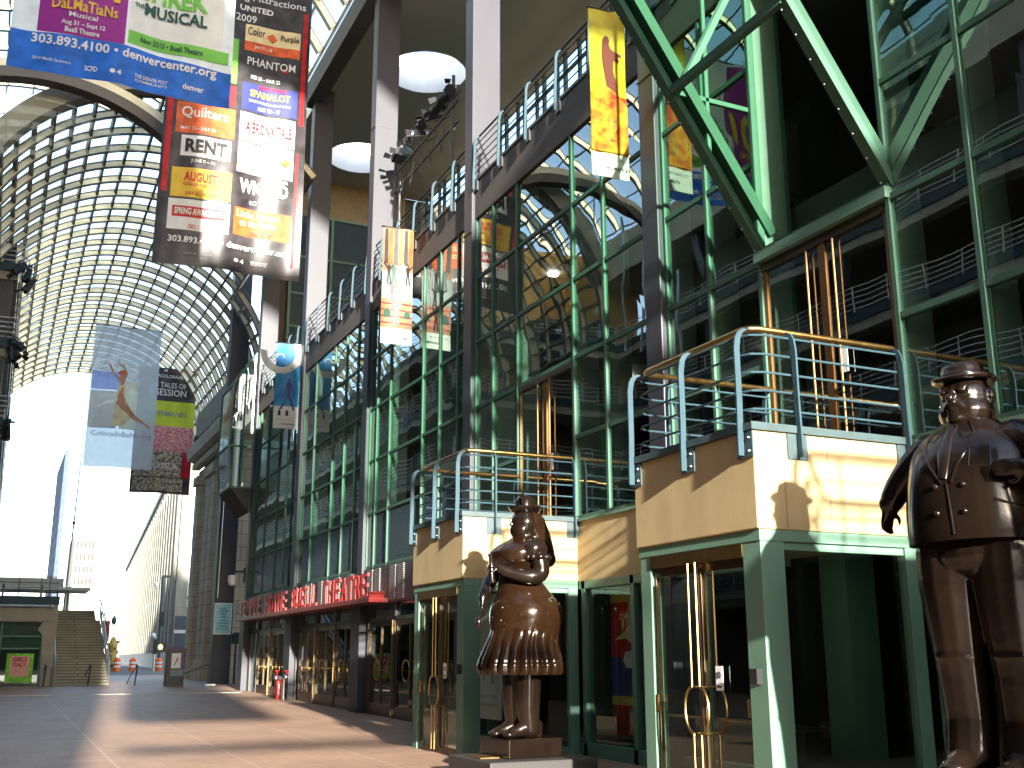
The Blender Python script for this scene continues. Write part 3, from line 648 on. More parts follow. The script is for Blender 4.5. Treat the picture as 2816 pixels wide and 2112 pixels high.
# lighting rig over the terrace railing
rg = thing('lighting_rig', 'black pipe rig with two poles and a bar carrying stage lights above the terrace railing', 'lighting rig', (9.5, 26, 12.2))
for y, zt in ((24.1, 16.5), (28.25, 16.45)):
    m = MB(); m.tube([(9.6, y, 12.2), (9.6, y, zt)], .045, 10); m.build('pole', darkm, rg, smooth=True)
    m = MB(); m.tube([(9.6, y, 14.9), (9.6, y, 15.0)], .07, 10); m.build('clamp', steel, rg)
for z in (14.95, 15.55):
    m = MB(); m.tube([(9.55, 23.6, z), (9.55, 28.6, z)], .035, 8); m.build('bar', black, rg)
m = MB()
for k in range(5):
    y = 24.4 + k * .8; P0 = V((9.5, y, 15.2)); q = rnd.uniform(.2, .45)
    m.tube([P0, P0 + V((-.05, .1, -.2 - q)), P0 + V((0, .25, -.3 - q)), P0 + V((.02, .45, -.15))], .009, 5)
m.build('cable', black, rg)
for k in range(9):
    y = 23.9 + k * .53
    spot((9.42, y, 15.95 - .04 * (k % 3)), (R(20 + 25 * (k % 3)), R(70 if k % 2 else 40), R(-35 + 17 * k)), 1.25,
         ['', 'black stage light second from the near pole of the terrace rig', 'black stage light third from the near pole of the terrace rig', 'black stage light just before the amber lamp on the rig bar', '', 'silver stage light directly beyond the amber lamp on the rig bar', 'silver stage light third from the far pole of the terrace rig', 'silver stage light second from the far pole of the terrace rig', 'black stage light beside the far pole of the terrace rig'][k] if k not in (0, 4) else ('stage light with a glowing white lens beside the near rig pole' if k == 0 else 'stage light with a glowing amber lens midway along the rig bar'),
         'stage lights on the terrace rig', bulb if k == 0 else bulb_o if k == 4 else None)
SPL = [(-.12, 45.7, 16.45, 'black spotlight hanging lowest in the uppermost cluster on the parking structure'), (-.52, 45.7, 16.75, 'black spotlight under the uppermost teal beam nearest the frame edge'), (-.1, 45.65, 16.0, 'black spotlight drooping under the uppermost cluster'),
       (-.16, 45.7, 13.25, 'black spotlight at the outer end of the middle balcony beam'), (-.32, 45.7, 13.1, 'black spotlight hanging straight down below the middle balcony'), (-.05, 45.7, 13.6, 'small black spotlight above the middle cluster'),
       (-.3, 45.7, 10.2, 'black spotlight against the white sky at the lowest balcony'), (-.22, 45.7, 10.0, 'black spotlight pointing down below the lowest balcony bracket')]
for i, (x, y, z, l) in enumerate(SPL): spot((x, y, z - .1), (R(25 * (i % 3) - 20), R(30 * (i % 2) + 10), R(40 * i)), 1.5, l, 'spotlights on the parking structure')
for z in (16.95, 13.75, 10.55): m = MB(); m.box(X1, .05, 45.65, 45.72, z - .1, z - .02); m.build('light_bracket', teal, lb)

# ------------------------------------------------------------------ banners
ink_w = cloth_mat('print_white', (.68, .68, .66), .25); ink_k = cloth_mat('print_black', (.02, .02, .022), .15); ink_char = cloth_mat('print_charcoal', (.035, .03, .033), .12, .3, var=.5, scale=2)
ink_blue = cloth_mat('print_blue', (.02, .14, .55), .3, var=.2); ink_pur = cloth_mat('print_purple', (.30, .03, .26), .3); ink_grn = cloth_mat('print_green', (.18, .50, .08), .3)
ink_gold = cloth_mat('print_gold', (.72, .48, .05), .3); ink_dkg = cloth_mat('print_dark_green', (.02, .07, .05), .2); ink_org = cloth_mat('print_orange', (.60, .11, .03), .25, var=.3)
ink_red = cloth_mat('print_red', (.42, .015, .02), .2, var=.3); ink_cream = cloth_mat('print_cream', (.75, .62, .36), .25, var=.12); ink_navy = cloth_mat('print_navy', (.03, .04, .22), .2)
ink_grey = cloth_mat('print_grey', (.25, .26, .28), .2); ink_skin = cloth_mat('print_skin', (.55, .26, .15), .25, var=.2); ink_pink = cloth_mat('print_pink', (.62, .05, .20), .3, var=.15); ink_lime = cloth_mat('print_lime', (.62, .70, .06), .35)
bal_grey = cloth_mat('ballet_grey', (.50, .53, .55), .5, var=.04, see=.1); bal_blue = cloth_mat('ballet_blue', (.36, .45, .85), .5, see=.15); bal_yel = cloth_mat('ballet_yellow', (.85, .80, .62), .5, see=.12)
opera_pat = cloth_mat('opera_pattern', (.045, .028, .028), .2, col2=(.62, .52, .40), scale=7)
opera_pk = cloth_mat('opera_pink_pattern', (.55, .05, .17), .25, col2=(.70, .50, .38), scale=8)
def banner(name, label, Y, x0, x1, z0, z1, base, panels=(), polys=(), texts=(), group=None, fold=.025, nw=5, roof=None, mats=(), k=1, dz=0):
    # the print is laid out in drawing units; k is metres per unit, dz lifts the sheet
    t = thing(name, label, 'banner', ((x0 + x1) / 2 * k, Y, z0 * k + dz), group=group)
    ML = [base] + list(mats)
    def mi(m_):
        if m_ not in ML: ML.append(m_)
        return ML.index(m_)
    W = x1 - x0
    def F(x, z, layer=0):
        u = (x - x0) / W; v = (z - z0) / (z1 - z0)
        d = fold * (math.sin(u * nw * 2.1 + v * 1.7) + .6 * math.sin(u * nw * 4.3 - v * 4 + 1) + .5 * math.sin(v * 9 + u * 2))
        return V((x * k, Y + d - .006 * layer, (z + .012 * W * math.sin(u * 3.1) * (1 - v)) * k + dz))
    m = MB()
    def grid(a, b, c, d, ly, mm, wav=0):
        nx = max(2, int((b - a) / W * 26)); nz = max(2, int((d - c) / W * 14))
        vs = [[m.bm.verts.new(F(a + (b - a) * i / nx, c + (d - c) * j / nz + wav * math.sin(i / nx * 3.0 + .4) * (j / nz if wav > 0 else 1), ly)) for i in range(nx + 1)] for j in range(nz + 1)]
        for j in range(nz):
            for i in range(nx): m.bm.faces.new((vs[j][i], vs[j][i + 1], vs[j + 1][i + 1], vs[j + 1][i])).material_index = mi(mm)
    grid(x0, x1, z0, z1, 0, base)
    for p in panels: grid(p[0], p[2], p[1], p[3], p[5] if len(p) > 5 else 1, p[4], p[6] if len(p) > 6 else 0)
    for mm, pl in polys:
        m.face([F(x, z, 4) for x, z in pl], mi(mm))
    m.build('cloth', ML, t, smooth=60, recalc=False)
    if texts:
        for s, a, b, c, d, mm, *bo in texts:
            m = MB(); put_text(m, s, lambda u, v: F(a + (c - a) * u, b + (d - b) * v, 6), 0, bo[0] if bo else .012)
            m.build('lettering', mm, t, recalc=False)
    m = MB(); m.tube([F(x0 - .03, z1), F(x1 + .03, z1)], .02, 6)
    if roof:
        for x in (x0, x1): m.tube([F(x, z1), V((x * k, Y, roof))], .008, 4)
    m.build('hanging_bar', darkm, t); return t
W_, K_ = ink_w, ink_k
sky_pale = cloth_mat('print_pale_sky', (.70, .76, .80), .3, var=.1)
banner('season_banner', 'big white and blue theatre season banner hanging at the top left', 22, -.87, 3.53, 13.12, 17.6, sky_pale,
       panels=[(-.87, 13.12, 3.53, 13.95, ink_blue, 2, .1), (-.39, 14.05, 1.30, 17.5, ink_pur), (1.36, 14.12, 3.3, 17.5, ink_w), (1.36, 14.12, 3.45, 14.42, ink_grn, 2)],
       texts=[('101', .2, 14.95, 1.14, 16.1, ink_gold, .03), ('DaLMaTiaNs', -.16, 14.6, 1.12, 14.86, ink_gold, .02), ('Musical', .18, 14.45, .74, 14.56, W_), ('Aug 31 – Sept 12', .05, 14.24, .90, 14.37, W_, .02), ('Buell Theatre', .13, 14.10, .80, 14.22, W_, .02),
              ('SHREK', 1.55, 15.22, 2.95, 15.75, ink_grn, .04), ('THE', 1.44, 15.0, 1.64, 15.1, ink_dkg, .03), ('MUSICAL', 1.65, 14.86, 2.95, 15.16, ink_dkg, .03), ('Nov 2010 • Buell Theatre', 1.62, 14.2, 2.9, 14.33, ink_dkg, .02),
              ('303.893.4100 • denvercenter.org', -.47, 13.7, 3.22, 13.98, W_, .025), ('2010 Media Sponsors', -.42, 13.36, .31, 13.45, W_, .01), ('SCFD', .58, 13.3, .82, 13.42, W_, .02), ('4', 1.2, 13.32, 1.29, 13.44, W_, .03), ('●', 1.06, 13.33, 1.17, 13.43, W_),
              ('THE DENVER POST', 1.56, 13.37, 2.23, 13.46, W_), ('COMMUNITY', 1.57, 13.28, 2.24, 13.34, W_), ('denver', 2.54, 13.36, 2.98, 13.5, W_, .02)], roof=27, fold=.05)
P6 = [(5.43, 20.29, 7.17, 21.22, ink_cream), (5.43, 20.29, 7.17, 20.62, ink_org, 2), (5.44, 18.19, 7.18, 19.15, ink_navy), (5.42, 17.12, 7.15, 18.1, W_), (5.41, 16.05, 7.14, 17.07, W_), (5.42, 13.99, 7.16, 14.89, ink_org),
      (3.53, 17.05, 5.28, 18.08, ink_org), (3.73, 16.3, 5.2, 16.98, W_), (3.53, 14.97, 5.28, 15.92, ink_gold), (3.50, 13.92, 5.29, 14.9, W_), (3.62, 14.33, 5.15, 14.68, ink_red, 2), (3.25, 15.1, 3.42, 18.3, ink_red), (7.22, 13.2, 7.3, 17, ink_red), (7.25, 18, 7.4, 22, ink_red),
      (3.5, 19.0, 5.25, 20.6, ink_grn), (3.5, 18.2, 5.25, 18.9, ink_red)]
banner('attractions_banner', 'tall black banner listing eleven touring shows in coloured panels, hanging behind the season banner', 31.5, 3.16, 7.5, 12.8, 22.7, ink_char, panels=P6,
       polys=[(ink_org, [(6.1, 20.9), (6.3, 21.05), (6.45, 20.85), (6.3, 20.7)]), (ink_red, [(6.6, 19.78), (6.72, 19.9), (6.85, 19.76), (6.7, 19.7)]), (ink_org, [(6.7, 16.55), (6.95, 16.75), (7.08, 16.6), (6.9, 16.42)])],
       texts=[('Touring Attractions', 4.3, 21.98, 7.29, 22.3, W_), ('UNITED', 5.21, 21.66, 6.27, 21.86, W_, .03), ('2009', 5.10, 21.27, 5.75, 21.53, W_), ('Color', 5.5, 20.83, 6.05, 21.13, K_), ('Purple', 6.55, 20.78, 7.12, 21.06, K_), ('JAN 7 – 18', 5.73, 20.36, 6.3, 20.5, W_),
              ('PHANTOM', 5.54, 19.78, 7.05, 20.06, W_, .01), ('FEB 25 – MAR 22', 5.68, 19.3, 6.6, 19.43, W_, .02), ('MONTY PYTHON', 5.95, 18.98, 6.8, 19.13, ink_red, .03), ('SPAMALOT', 5.68, 18.68, 6.93, 18.93, ink_gold, .02), ('MONTY PYTHON and the Holy Grail', 5.66, 18.46, 6.95, 18.58, ink_cream), ('MAY 13 – 17', 5.96, 18.24, 6.64, 18.38, W_, .02),
              ('CHAZZ PALMINTERI', 5.75, 17.92, 7.05, 18.05, ink_grey), ('A BRONX TALE', 5.6, 17.42, 7.04, 17.82, ink_red, .03), ('WICKED', 5.52, 15.38, 7.02, 15.85, W_, .04), ('A NEW MUSICAL', 6.4, 15.88, 7.0, 15.98, W_), ('OCT 7 – NOV 15', 5.86, 15.03, 6.7, 15.17, W_, .02),
              ('Little House', 5.5, 14.58, 6.78, 14.82, ink_cream), ('on the Prairie', 5.6, 14.3, 6.7, 14.54, ink_cream), ('DEC 15 – 27', 5.97, 14.03, 6.6, 14.15, K_, .02),
              ('Quilters', 3.68, 17.52, 5.06, 17.93, W_), ('MAY 12 – JULY 19', 3.68, 17.12, 4.7, 17.26, W_, .02), ('RENT', 3.85, 16.42, 5.08, 16.86, K_, .04), ('JUNE 9 – 14', 4.04, 16.06, 4.75, 16.2, W_, .02), ('AUGUST:', 3.88, 15.48, 4.9, 15.78, ink_red, .03), ('OSAGE COUNTY', 3.88, 15.33, 4.9, 15.43, ink_red, .02), ('JULY 24 – AUG 8', 3.95, 15.02, 4.8, 15.15, ink_red, .02),
              ('SPRING AWAKENING', 3.68, 14.4, 5.1, 14.62, W_, .03), ('DEC 1 – 13', 4.11, 13.97, 4.68, 14.1, ink_red, .02), ('303.893.4100 • denvercenter.org', 3.56, 13.45, 7.13, 13.72, W_, .025), ('2008/09 Media Sponsors', 4.01, 13.13, 4.85, 13.22, ink_grey), ('●', 5.5, 13.1, 5.63, 13.22, W_), ('4', 5.68, 13.08, 5.8, 13.22, W_, .03), ('THE DENVER POST', 6.0, 13.08, 6.5, 13.22, W_)], roof=27, fold=.05)
banner('ballet_banner', 'pale grey see-through ballet banner with a leaping dancer and ColoradoBallet.org', 61.5, 2.36, 4.7, 8.2, 13.47, bal_grey,
       panels=[(2.4, 11.05, 3.53, 11.72, bal_blue), (3.45, 9.62, 4.02, 11.4, bal_yel, 2), (2.4, 9.62, 3.35, 11.0, ink_w)],
       polys=[(ink_skin, [(2.92, 12.05), (3.0, 12.0), (3.16, 11.7), (3.3, 11.55), (3.42, 11.6), (3.55, 11.72), (3.42, 11.95), (3.25, 12.02), (3.27, 12.08), (3.48, 12.02), (3.62, 11.7), (3.52, 11.35), (3.5, 11.0), (3.62, 10.6), (4.0, 10.15), (4.3, 9.95), (4.58, 9.72), (4.5, 9.72), (4.2, 9.9), (3.85, 10.05), (3.5, 10.35), (3.3, 10.55), (3.35, 10.9), (3.4, 11.3), (3.32, 11.42), (3.1, 11.68), (2.95, 11.95)]),
              (ink_org, [(3.28, 11.72), (3.38, 11.82), (3.52, 11.8), (3.56, 11.7), (3.46, 11.62), (3.34, 11.64)]), (ink_cream, [(3.32, 11.2), (3.55, 11.3), (3.62, 10.7), (3.95, 10.2), (3.6, 9.75), (3.2, 9.7), (3.25, 10.4)])],
       texts=[('ColoradoBallet.org', 2.54, 9.27, 4.6, 9.52, ink_grey, .0)], roof=20.2, fold=.03, k=1.5, dz=-.8)
banner('opera_banner', 'black, lime and pink opera banner reading 3 TALES OF OBSESSION and TOSCA', 66.0, 4.38, 6.68, 7.93, 13.1, ink_char,
       panels=[(4.38, 10.68, 6.68, 11.72, ink_lime), (4.38, 9.65, 6.68, 10.68, opera_pk), (4.38, 8.6, 6.3, 9.65, opera_pat), (6.3, 8.6, 6.68, 9.65, ink_red), (4.46, 8.02, 6.4, 8.56, opera_pat)],
       texts=[('OPERACOLORADO', 4.72, 12.69, 6.17, 12.83, W_, .02), ('3 TALES OF', 5.08, 12.28, 6.29, 12.50, W_), ('OBSESSION', 4.63, 11.94, 6.30, 12.22, W_), ('HOFFMANN', 4.84, 11.08, 6.34, 11.30, ink_grey), ('TOSCA', 4.95, 8.92, 6.16, 9.18, W_), ('8', 5.36, 12.95, 5.5, 13.04, W_)], roof=20.0, fold=.03, k=1.4667, dz=-.747)
def flyer(nm, label, Y, x0, x1, z0, z1, base, panels, polys):
    banner(nm, label, Y, x0, x1, z0, z1, base, panels=[(x0, z0, x1, z0 + .42, ink_w, 3)] + panels, polys=polys,
           texts=[("it's time to fly", x0 + .08, z0 + .27, x0 + .6, z0 + .35, ink_grey, 0), ('UNITED', x0 + .34, z0 + .13, x0 + .76, z0 + .19, K_, .02), ('*', x0 + .27, z0 + .13, x0 + .32, z0 + .19, K_)], fold=.018, nw=2, group='narrow banners hung along the columns')
    a = MB(); a.tube([(x0 - .05, Y, z1), (9.3, Y, z1)], .02, 6); a.build('arm', darkm, bpy.data.objects[nm_last()], smooth=False)
def nm_last(): return [o.name for o in COL.objects if o.get('category') == 'banner'][-1]
yl2 = cloth_mat('print_yellow_flame', (.42, .27, .015), .2, col2=(.62, .46, .04), scale=2.5); or2 = cloth_mat('print_red_flame', (.40, .03, .01), .2, col2=(.62, .30, .02), scale=5); or3 = cloth_mat('print_dark_flame', (.20, .04, .02), .25, col2=(.66, .42, .04), scale=11)
flyer('airline_banner', 'narrow yellow and red banner of a flute player in flames, nearest the camera', 14.3, 8.15, 8.84, 9.25, 12.35, yl2,
      [(8.15, 9.67, 8.84, 10.3, or3, 2), (8.15, 10.0, 8.84, 10.75, or2, 1)],
      [(or2, [(8.15, 10.5), (8.3, 10.75), (8.45, 10.9), (8.6, 10.8), (8.84, 10.6), (8.84, 9.7), (8.15, 9.7)]), (or3, [(8.16, 10.2), (8.4, 10.3), (8.55, 10.0), (8.7, 9.8), (8.78, 9.7), (8.2, 9.69)]),
       (cloth_mat('print_dark_maroon', (.13, .012, .008), .15), [(8.40, 11.62), (8.41, 11.78), (8.45, 11.86), (8.50, 11.85), (8.53, 11.78), (8.52, 11.70), (8.55, 11.62), (8.63, 11.56), (8.74, 11.54), (8.75, 11.50), (8.66, 11.49), (8.70, 11.42), (8.68, 11.36), (8.60, 11.43), (8.58, 11.2), (8.64, 10.95), (8.66, 10.7), (8.44, 10.7), (8.46, 10.95), (8.43, 11.2), (8.40, 11.4)])])
pch = cloth_mat('print_peach', (.36, .17, .09), .3, var=.2); aqua = cloth_mat('print_pale_aqua', (.27, .34, .30), .3, var=.1)
FG = [(-.05, 0), (-.015, .01), (-.004, .2), (.004, .2), (.02, .01), (.055, 0), (.03, .22), (.038, .33), (.115, .43), (.125, .455), (.03, .385), (.014, .395), (.022, .43), (.012, .465), (-.012, .465), (-.022, .43), (-.014, .395), (-.03, .385), (-.125, .455), (-.115, .43), (-.038, .33), (-.03, .22)]
fig = lambda x, z, s: [(x + a * s, z + b * s) for a, b in FG]
WK = [(-.2, -.02), (-.14, -.02), (-.02, .2), (.0, .17), (.06, .08), (.1, -.03), (.14, -.02), (.1, .1), (.03, .22), (.05, .36), (.1, .24), (.11, .18), (.13, .18), (.12, .26), (.06, .42), (.02, .43), (.03, .47), (.01, .5), (-.02, .49), (-.02, .44), (-.05, .41), (-.09, .22), (-.07, .22), (-.03, .34), (-.03, .22), (-.06, .14)]
flyer('airline_banner', 'narrow peach banner with a pyramid of dark dancing figures, middle of the three', 25.3, 8.17, 9.0, 9.3, 12.45, pch,
      [(8.17, 10.5, 9.0, 11.25, aqua)] + [(8.17, 9.85 + .17 * k, 9.0, 9.88 + .17 * k, ink_red, 2) for k in range(4)],
      [(ink_char, fig(8.58, 9.78, 1.5)), (ink_char, fig(8.46, 10.42, 1.2)), (ink_char, fig(8.64, 10.42, 1.2)), (ink_grey, fig(8.78, 10.4, 1.2))] +
      [((ink_char, ink_dkg, ink_char, ink_grey, ink_char)[i], fig(8.36 + .125 * i, 10.9, 1.25)) for i in range(5)] + [((ink_char, ink_org)[i % 2], [(8.22 + .13 * i, 11.45), (8.24 + .13 * i, 12.4), (8.31 + .13 * i, 12.4), (8.33 + .13 * i, 11.45)]) for i in range(6)] +
      [(ink_dkg, [(8.22, 10.02), (8.26, 10.2), (8.34, 10.25), (8.42, 10.18), (8.44, 10.02)]), (ink_dkg, [(8.76, 10.02), (8.8, 10.18), (8.86, 10.22), (8.93, 10.16), (8.95, 10.02)])])
arc = lambda cx, cz, r, a, b, n=14: [(cx + r * math.cos(R(a + (b - a) * i / n)), cz + r * math.sin(R(a + (b - a) * i / n))) for i in range(n + 1)]
bl2 = cloth_mat('print_deep_blue', (.02, .15, .42), .3, col2=(.04, .32, .60), scale=1.2)
flyer('airline_banner', 'narrow blue and white banner with a striding man and spiral tower', 36.9, 8.13, 8.98, 9.3, 12.38, bl2,
      [(8.13, 9.68, 8.98, 10.1, W_)], [(W_, arc(8.3, 12.0, .74, 175, 380) + arc(8.3, 12.0, .5, 380, 175)), (W_, arc(8.28, 11.85, .15, 0, 180) + arc(8.28, 11.85, .11, 180, 0)), (W_, [(8.72, 12.38), (8.98, 12.38), (8.98, 11.6), (8.8, 11.8)]),
       (ink_navy, [(8.62 + a * 1.6, 10.02 + b * 2.2) for a, b in WK])] +
      [(K_, [(8.28 + .26 * i, 9.76), (8.28 + .26 * i, 9.92), (8.33 + .26 * i, 9.97), (8.38 + .26 * i, 9.92), (8.38 + .26 * i, 9.76)]) for i in range(2)] + [(K_, [(8.3 + .6 * math.cos(a) - .02, 12 + .6 * math.sin(a) - .04), (8.3 + .6 * math.cos(a) + .02, 12 + .6 * math.sin(a) - .04), (8.3 + .66 * math.cos(a) + .02, 12 + .7 * math.sin(a)), (8.3 + .66 * math.cos(a) - .02, 12 + .7 * math.sin(a))]) for a in (R(250), R(268), R(288), R(308), R(330))])

# posters behind the glass
def poster(label, X, y0, y1, z0, z1, base, panels, texts, polys=()):
    t = thing('poster', label, 'poster', (X, y0, z0)); ML = [base]; m = MB(); m.box(X, X + .04, y0, y1, z0, z1)
    F = lambda u, v, k: (X - .003 * k, y1 - (y1 - y0) * u, z0 + (z1 - z0) * v)
    for a, b, c, d, mm, k in panels:
        if mm not in ML: ML.append(mm)
        m.face([F(a, b, k), F(c, b, k), F(c, d, k), F(a, d, k)], ML.index(mm))
    for mm, pl in polys:
        if mm not in ML: ML.append(mm)
        m.face([F(u, v, 3) for u, v in pl], ML.index(mm))
    m.build('board', ML, t, recalc=False)
    for s, a, b, c, d, mm in texts:
        m = MB(); put_text(m, s, lambda u, v: F(a + (c - a) * u, b + (d - b) * v, 4), 0, .01); m.build('lettering', mm, t, recalc=False)
poster('tall red theatre poster of a fair haired woman and dark haired man behind shopfront glass', 9.55, 14.9, 16.45, .35, 2.72, ink_red,
       [(0, .9, 1, 1, ink_gold, 1), (0, .26, 1, .52, ink_navy, 1), (0, .2, 1, .26, ink_gold, 2), (.38, .62, .5, .9, ink_cream, 1)],
       [('dwarbsand', .2, .78, .95, .84, ink_cream), ('PRESENTED AT THE BUELL THEATRE', .05, .93, .95, .97, ink_cream), ('TICKETS ON SALE NOW', .2, .215, .9, .245, ink_cream)],
       [(ink_cream, [(.08, .64), (.3, .7), (.42, .76), (.55, .74), (.6, .66), (.55, .6), (.45, .62), (.3, .65)]), (ink_skin, [(.44, .7), (.5, .72), (.58, .68), (.56, .6), (.48, .56), (.43, .6)]), (sky_pale, [(.25, .5), (.3, .56), (.48, .57), (.62, .54), (.6, .45), (.32, .45)]), (K_, [(.7, .78), (.85, .82), (.98, .78), (.98, .4), (.62, .42), (.66, .58)]), (ink_skin, [(.68, .7), (.74, .72), (.76, .6), (.7, .58)])])
poster('pale blue poster with a sketched red shoe inside the vestibule behind the woman statue', 8.0, 17.6, 18.75, .55, 2.68, sky_pale, [(0, 0, 1, .14, W_, 1)],
       [('MAY 19 – 30, THE BUELL THEATRE', .1, .16, .9, .19, ink_grey), ('Tickets at the box office and online', .05, .1, .95, .13, ink_grey)],
       [(ink_red, [(.12, .38), (.3, .42), (.6, .52), (.62, .48), (.35, .36), (.14, .34)]), (K_, [(.4, .3), (.43, .3), (.46, .44), (.43, .44)]), (K_, [(.72, .28), (.76, .28), (.74, .45), (.71, .45)])])

# ------------------------------------------------------------------ far end: pavilion, stairs, old auditorium, street
pv = thing('glass_pavilion', 'low concrete pavilion with green glass front and a poster, left of the stairs', 'pavilion', (0, 51, .45))
m = MB(); m.box(-8, 2.52, 51, 60, 3.08, 3.8); m.build('roof_beam', conc, pv, bevel=.02)
m = MB(); m.box(-8, 2.55, 50.97, 60, 3.8, 4.14); m.build('fascia', teal, pv)
m = MB(); m.prism([(1.98, 51.02, 3.08), (1.78, 51.02, 2.75), (2.0, 51.02, 2.55), (2.06, 51.02, .4), (2.52, 51.02, .4), (2.52, 51.02, 3.08)], (0, .6, 0)); m.build('pier', conc, pv)
m = MB(); m.tube([(-3, 50.9, 3.72), (2.25, 50.9, 3.72)], .05, 8); m.ball((2.25, 50.9, 3.72), .09); m.build('flood_bar', steel, pv, smooth=True)
m = MB()
for z in (2.48, 1.98, 3.06): m.box(-4, 2.03, 51.2, 51.3, z - .03, z + .03)
for x in (-1.2, .42, 2.0): m.box(x - .03, x + .03, 51.2, 51.3, .42, 3.08)
m.build('window_frame', green, pv); m = MB(); m.box(-4, 2.0, 51.33, 51.36, 1.98, 3.06); m.build('upper_panel', pm('pale_green_panel', (.16, .24, .17), .6), pv)
m = MB(); m.face([(-4, 51.27, .42), (2.03, 51.27, .42), (2.03, 51.27, 3.08), (-4, 51.27, 3.08)]); m.build('window_pane', glass_mat('pavilion_glass', (.35, .5, .42), 1.9), pv, recalc=False)
m = MB(); m.box(-4, 2, 53, 53.1, .45, 3.0); m.build('rear_wall', inner, pv)
m = MB(); put_text(m, 'THEATRE', lambda u, v: (.72 + 1.22 * u, 51.19, 2.62 + .28 * v), 0, .02); m.build('lettering', black, pv, recalc=False); m = MB(); m.prism([(1.0, 51.19, 2.15), (1.42, 51.19, 2.15), (1.42, 51.19, 2.12), (1.0, 51.19, 2.12)], (0, .004, 0)).prism([(1.38, 51.19, 2.09), (1.5, 51.19, 2.135), (1.38, 51.19, 2.18)], (0, .004, 0)); m.build('arrow', black, pv)
m = MB()
for z in (4.3, 4.5, 4.7, 4.95): m.tube([(-8, 51, z), (2.45, 51, z)], .018, 6)
for x in (-.9, .05, .9, 1.75, 2.1): m.tube([(x, 51, 3.7), (x, 51, 4.95)], .02, 6)
for x in (.3, 1.78): m.box(x - .05, x + .05, 50.96, 51.04, 4.1, 4.62)
m.build('roof_railing', darkm, pv)
t = thing('poster', 'bright green poster with a pink sheet reading GIRLS ONLY in the pavilion window', 'poster', (1.2, 51.1, .6))
m = MB(); m.box(.72, 1.76, 51.1, 51.13, .6, 1.78); m.build('board', cloth_mat('print_bright_green', (.22, .62, .05), .2, var=.3, scale=5), t)
m = MB(); m.box(.88, 1.6, 51.085, 51.098, .84, 1.68); m.build('pink_sheet', cloth_mat('print_pale_pink', (.75, .38, .32), .2), t)
m = MB(); put_text(m, 'GIRLS', lambda u, v: (.95 + .55 * u, 51.08, 1.45 + .18 * v), 0, .03); put_text(m, 'ONLY', lambda u, v: (.96 + .52 * u, 51.08, 1.24 + .17 * v), 0, .03); m.build('lettering', ink_red, t, recalc=False)
# stairs
sr = thing('outdoor_staircase', 'long concrete staircase climbing to the upper plaza between metal handrails', 'staircase', (3.6, 51, .45))
m = MB(); N = 24
pts = [(2.6, 51, .3)]
for k in range(N): z = .45 + 2.93 * (k + 1) / N; y = 51 + 7.0 * k / N; pts += [(2.6, y, z - 2.93 / N), (2.6, y, z)]
pts += [(2.6, 60.2, 3.38)]
for k in range(5): pts += [(2.6, 60.2 + k * .3, 3.38 + .12 * k), (2.6, 60.2 + k * .3, 3.5 + .12 * k)]
pts += [(2.6, 75, 3.98), (2.6, 75, .3)]
m.prism(pts, (2.2, 0, 0)); m.build('steps', brick_mat('stair_concrete', (.34, .31, .225), (.33, .30, .22), (.15, .135, .10), 60, .1221, .028, 'xz', .85), sr)  # dark line per step: tread and riser shading painted into the concrete colour
m = MB()
for x in (2.62, 4.78):
    for dz in (.35, .6, .95): m.tube([(x, 51.2, .5 + dz), (x, 58, 3.4 + dz), (x, 60, 3.4 + dz)], .028, 6)
    for k in range(7): m.tube([(x, 51.2 + k * 1.13, .4 + .48 * k), (x, 51.2 + k * 1.13, 1.45 + .48 * k)], .025, 6)
for z in (3.9, 4.15, 4.4): m.tube([(4.3, 60.3, z), (4.85, 58.5, z)], .025, 6); m.tube([(4.3, 60.3, z), (4.3, 62, z + .5)], .025, 6)
m.build('handrail', steel, sr)
m = MB(); m.box(2.45, 2.6, 51, 60, .3, 1.2); m.build('stringer', darkm, sr)
t0 = None
for x, y, l in ((2.24, 50.6, 'short dark step handrail in front of the pavilion pier'), (3.98, 50.6, 'short dark step handrail at the middle of the staircase foot'), (5.86, 50.6, 'short steel step handrail standing alone between staircase and kiosk')):
    if t0 is None:
        t0 = thing('step_handrail', l, 'handrail', (x, y, .44), group='short handrails at the step edge')
        m = MB(); m.tube([(x - .05, y, .42), (x + .02, y, 1.28), (x - .05, y - .1, 1.3)], .03, 8); m.build('post', darkm, t0, smooth=True)
        m = MB(); m.tube([(x, y, 1.3), (x - .12, y + .9, .9), (x - .22, y + 1.6, .44)], .022, 8); m.build('sloping_rail', darkm, t0, smooth=True)
    else:
        c = copy_tree(t0); c.location = (x, y, .44); c['label'] = l
t = thing('ramp_handrail', 'dark sloping handrail running from behind the kiosk to the big dark column', 'handrail', (8, 50, .44))
m = MB(); m.tube([(7.1, 50.1, .66), (8.72, 50.1, 1.29), (9.0, 50.1, 1.31)], .022, 8); m.build('rail', darkm, t); m = MB(); m.tube([(8.85, 49.9, .42), (8.85, 49.9, .85), (8.9, 49.9, .92), (9.05, 49.9, .95)], .025, 8); m.build('post', darkm, t)
t = thing('kiosk', 'dark square information kiosk with a lit poster case on the pavement edge', 'kiosk', (7.2, 49, .43))
m = MB(); m.box(6.86, 7.6, 49, 49.6, .4, 1.98); m.build('case', darkm, t, bevel=.02); m = MB(); m.box(6.83, 7.63, 48.97, 49.63, 1.9, 2.02); m.build('cap', pm('navy_cap', (.03, .035, .09), .4), t)
m = MB(); m.box(7.04, 7.42, 48.975, 48.997, 1.16, 1.78); m.build('poster_sheet', white, t); m = MB(); m.prism([(7.14, 48.97, 1.22), (7.2, 48.97, 1.3), (7.32, 48.97, 1.56), (7.27, 48.97, 1.62), (7.2, 48.97, 1.4)], (0, .003, 0)); m.build('poster_figure', ink_red, t)
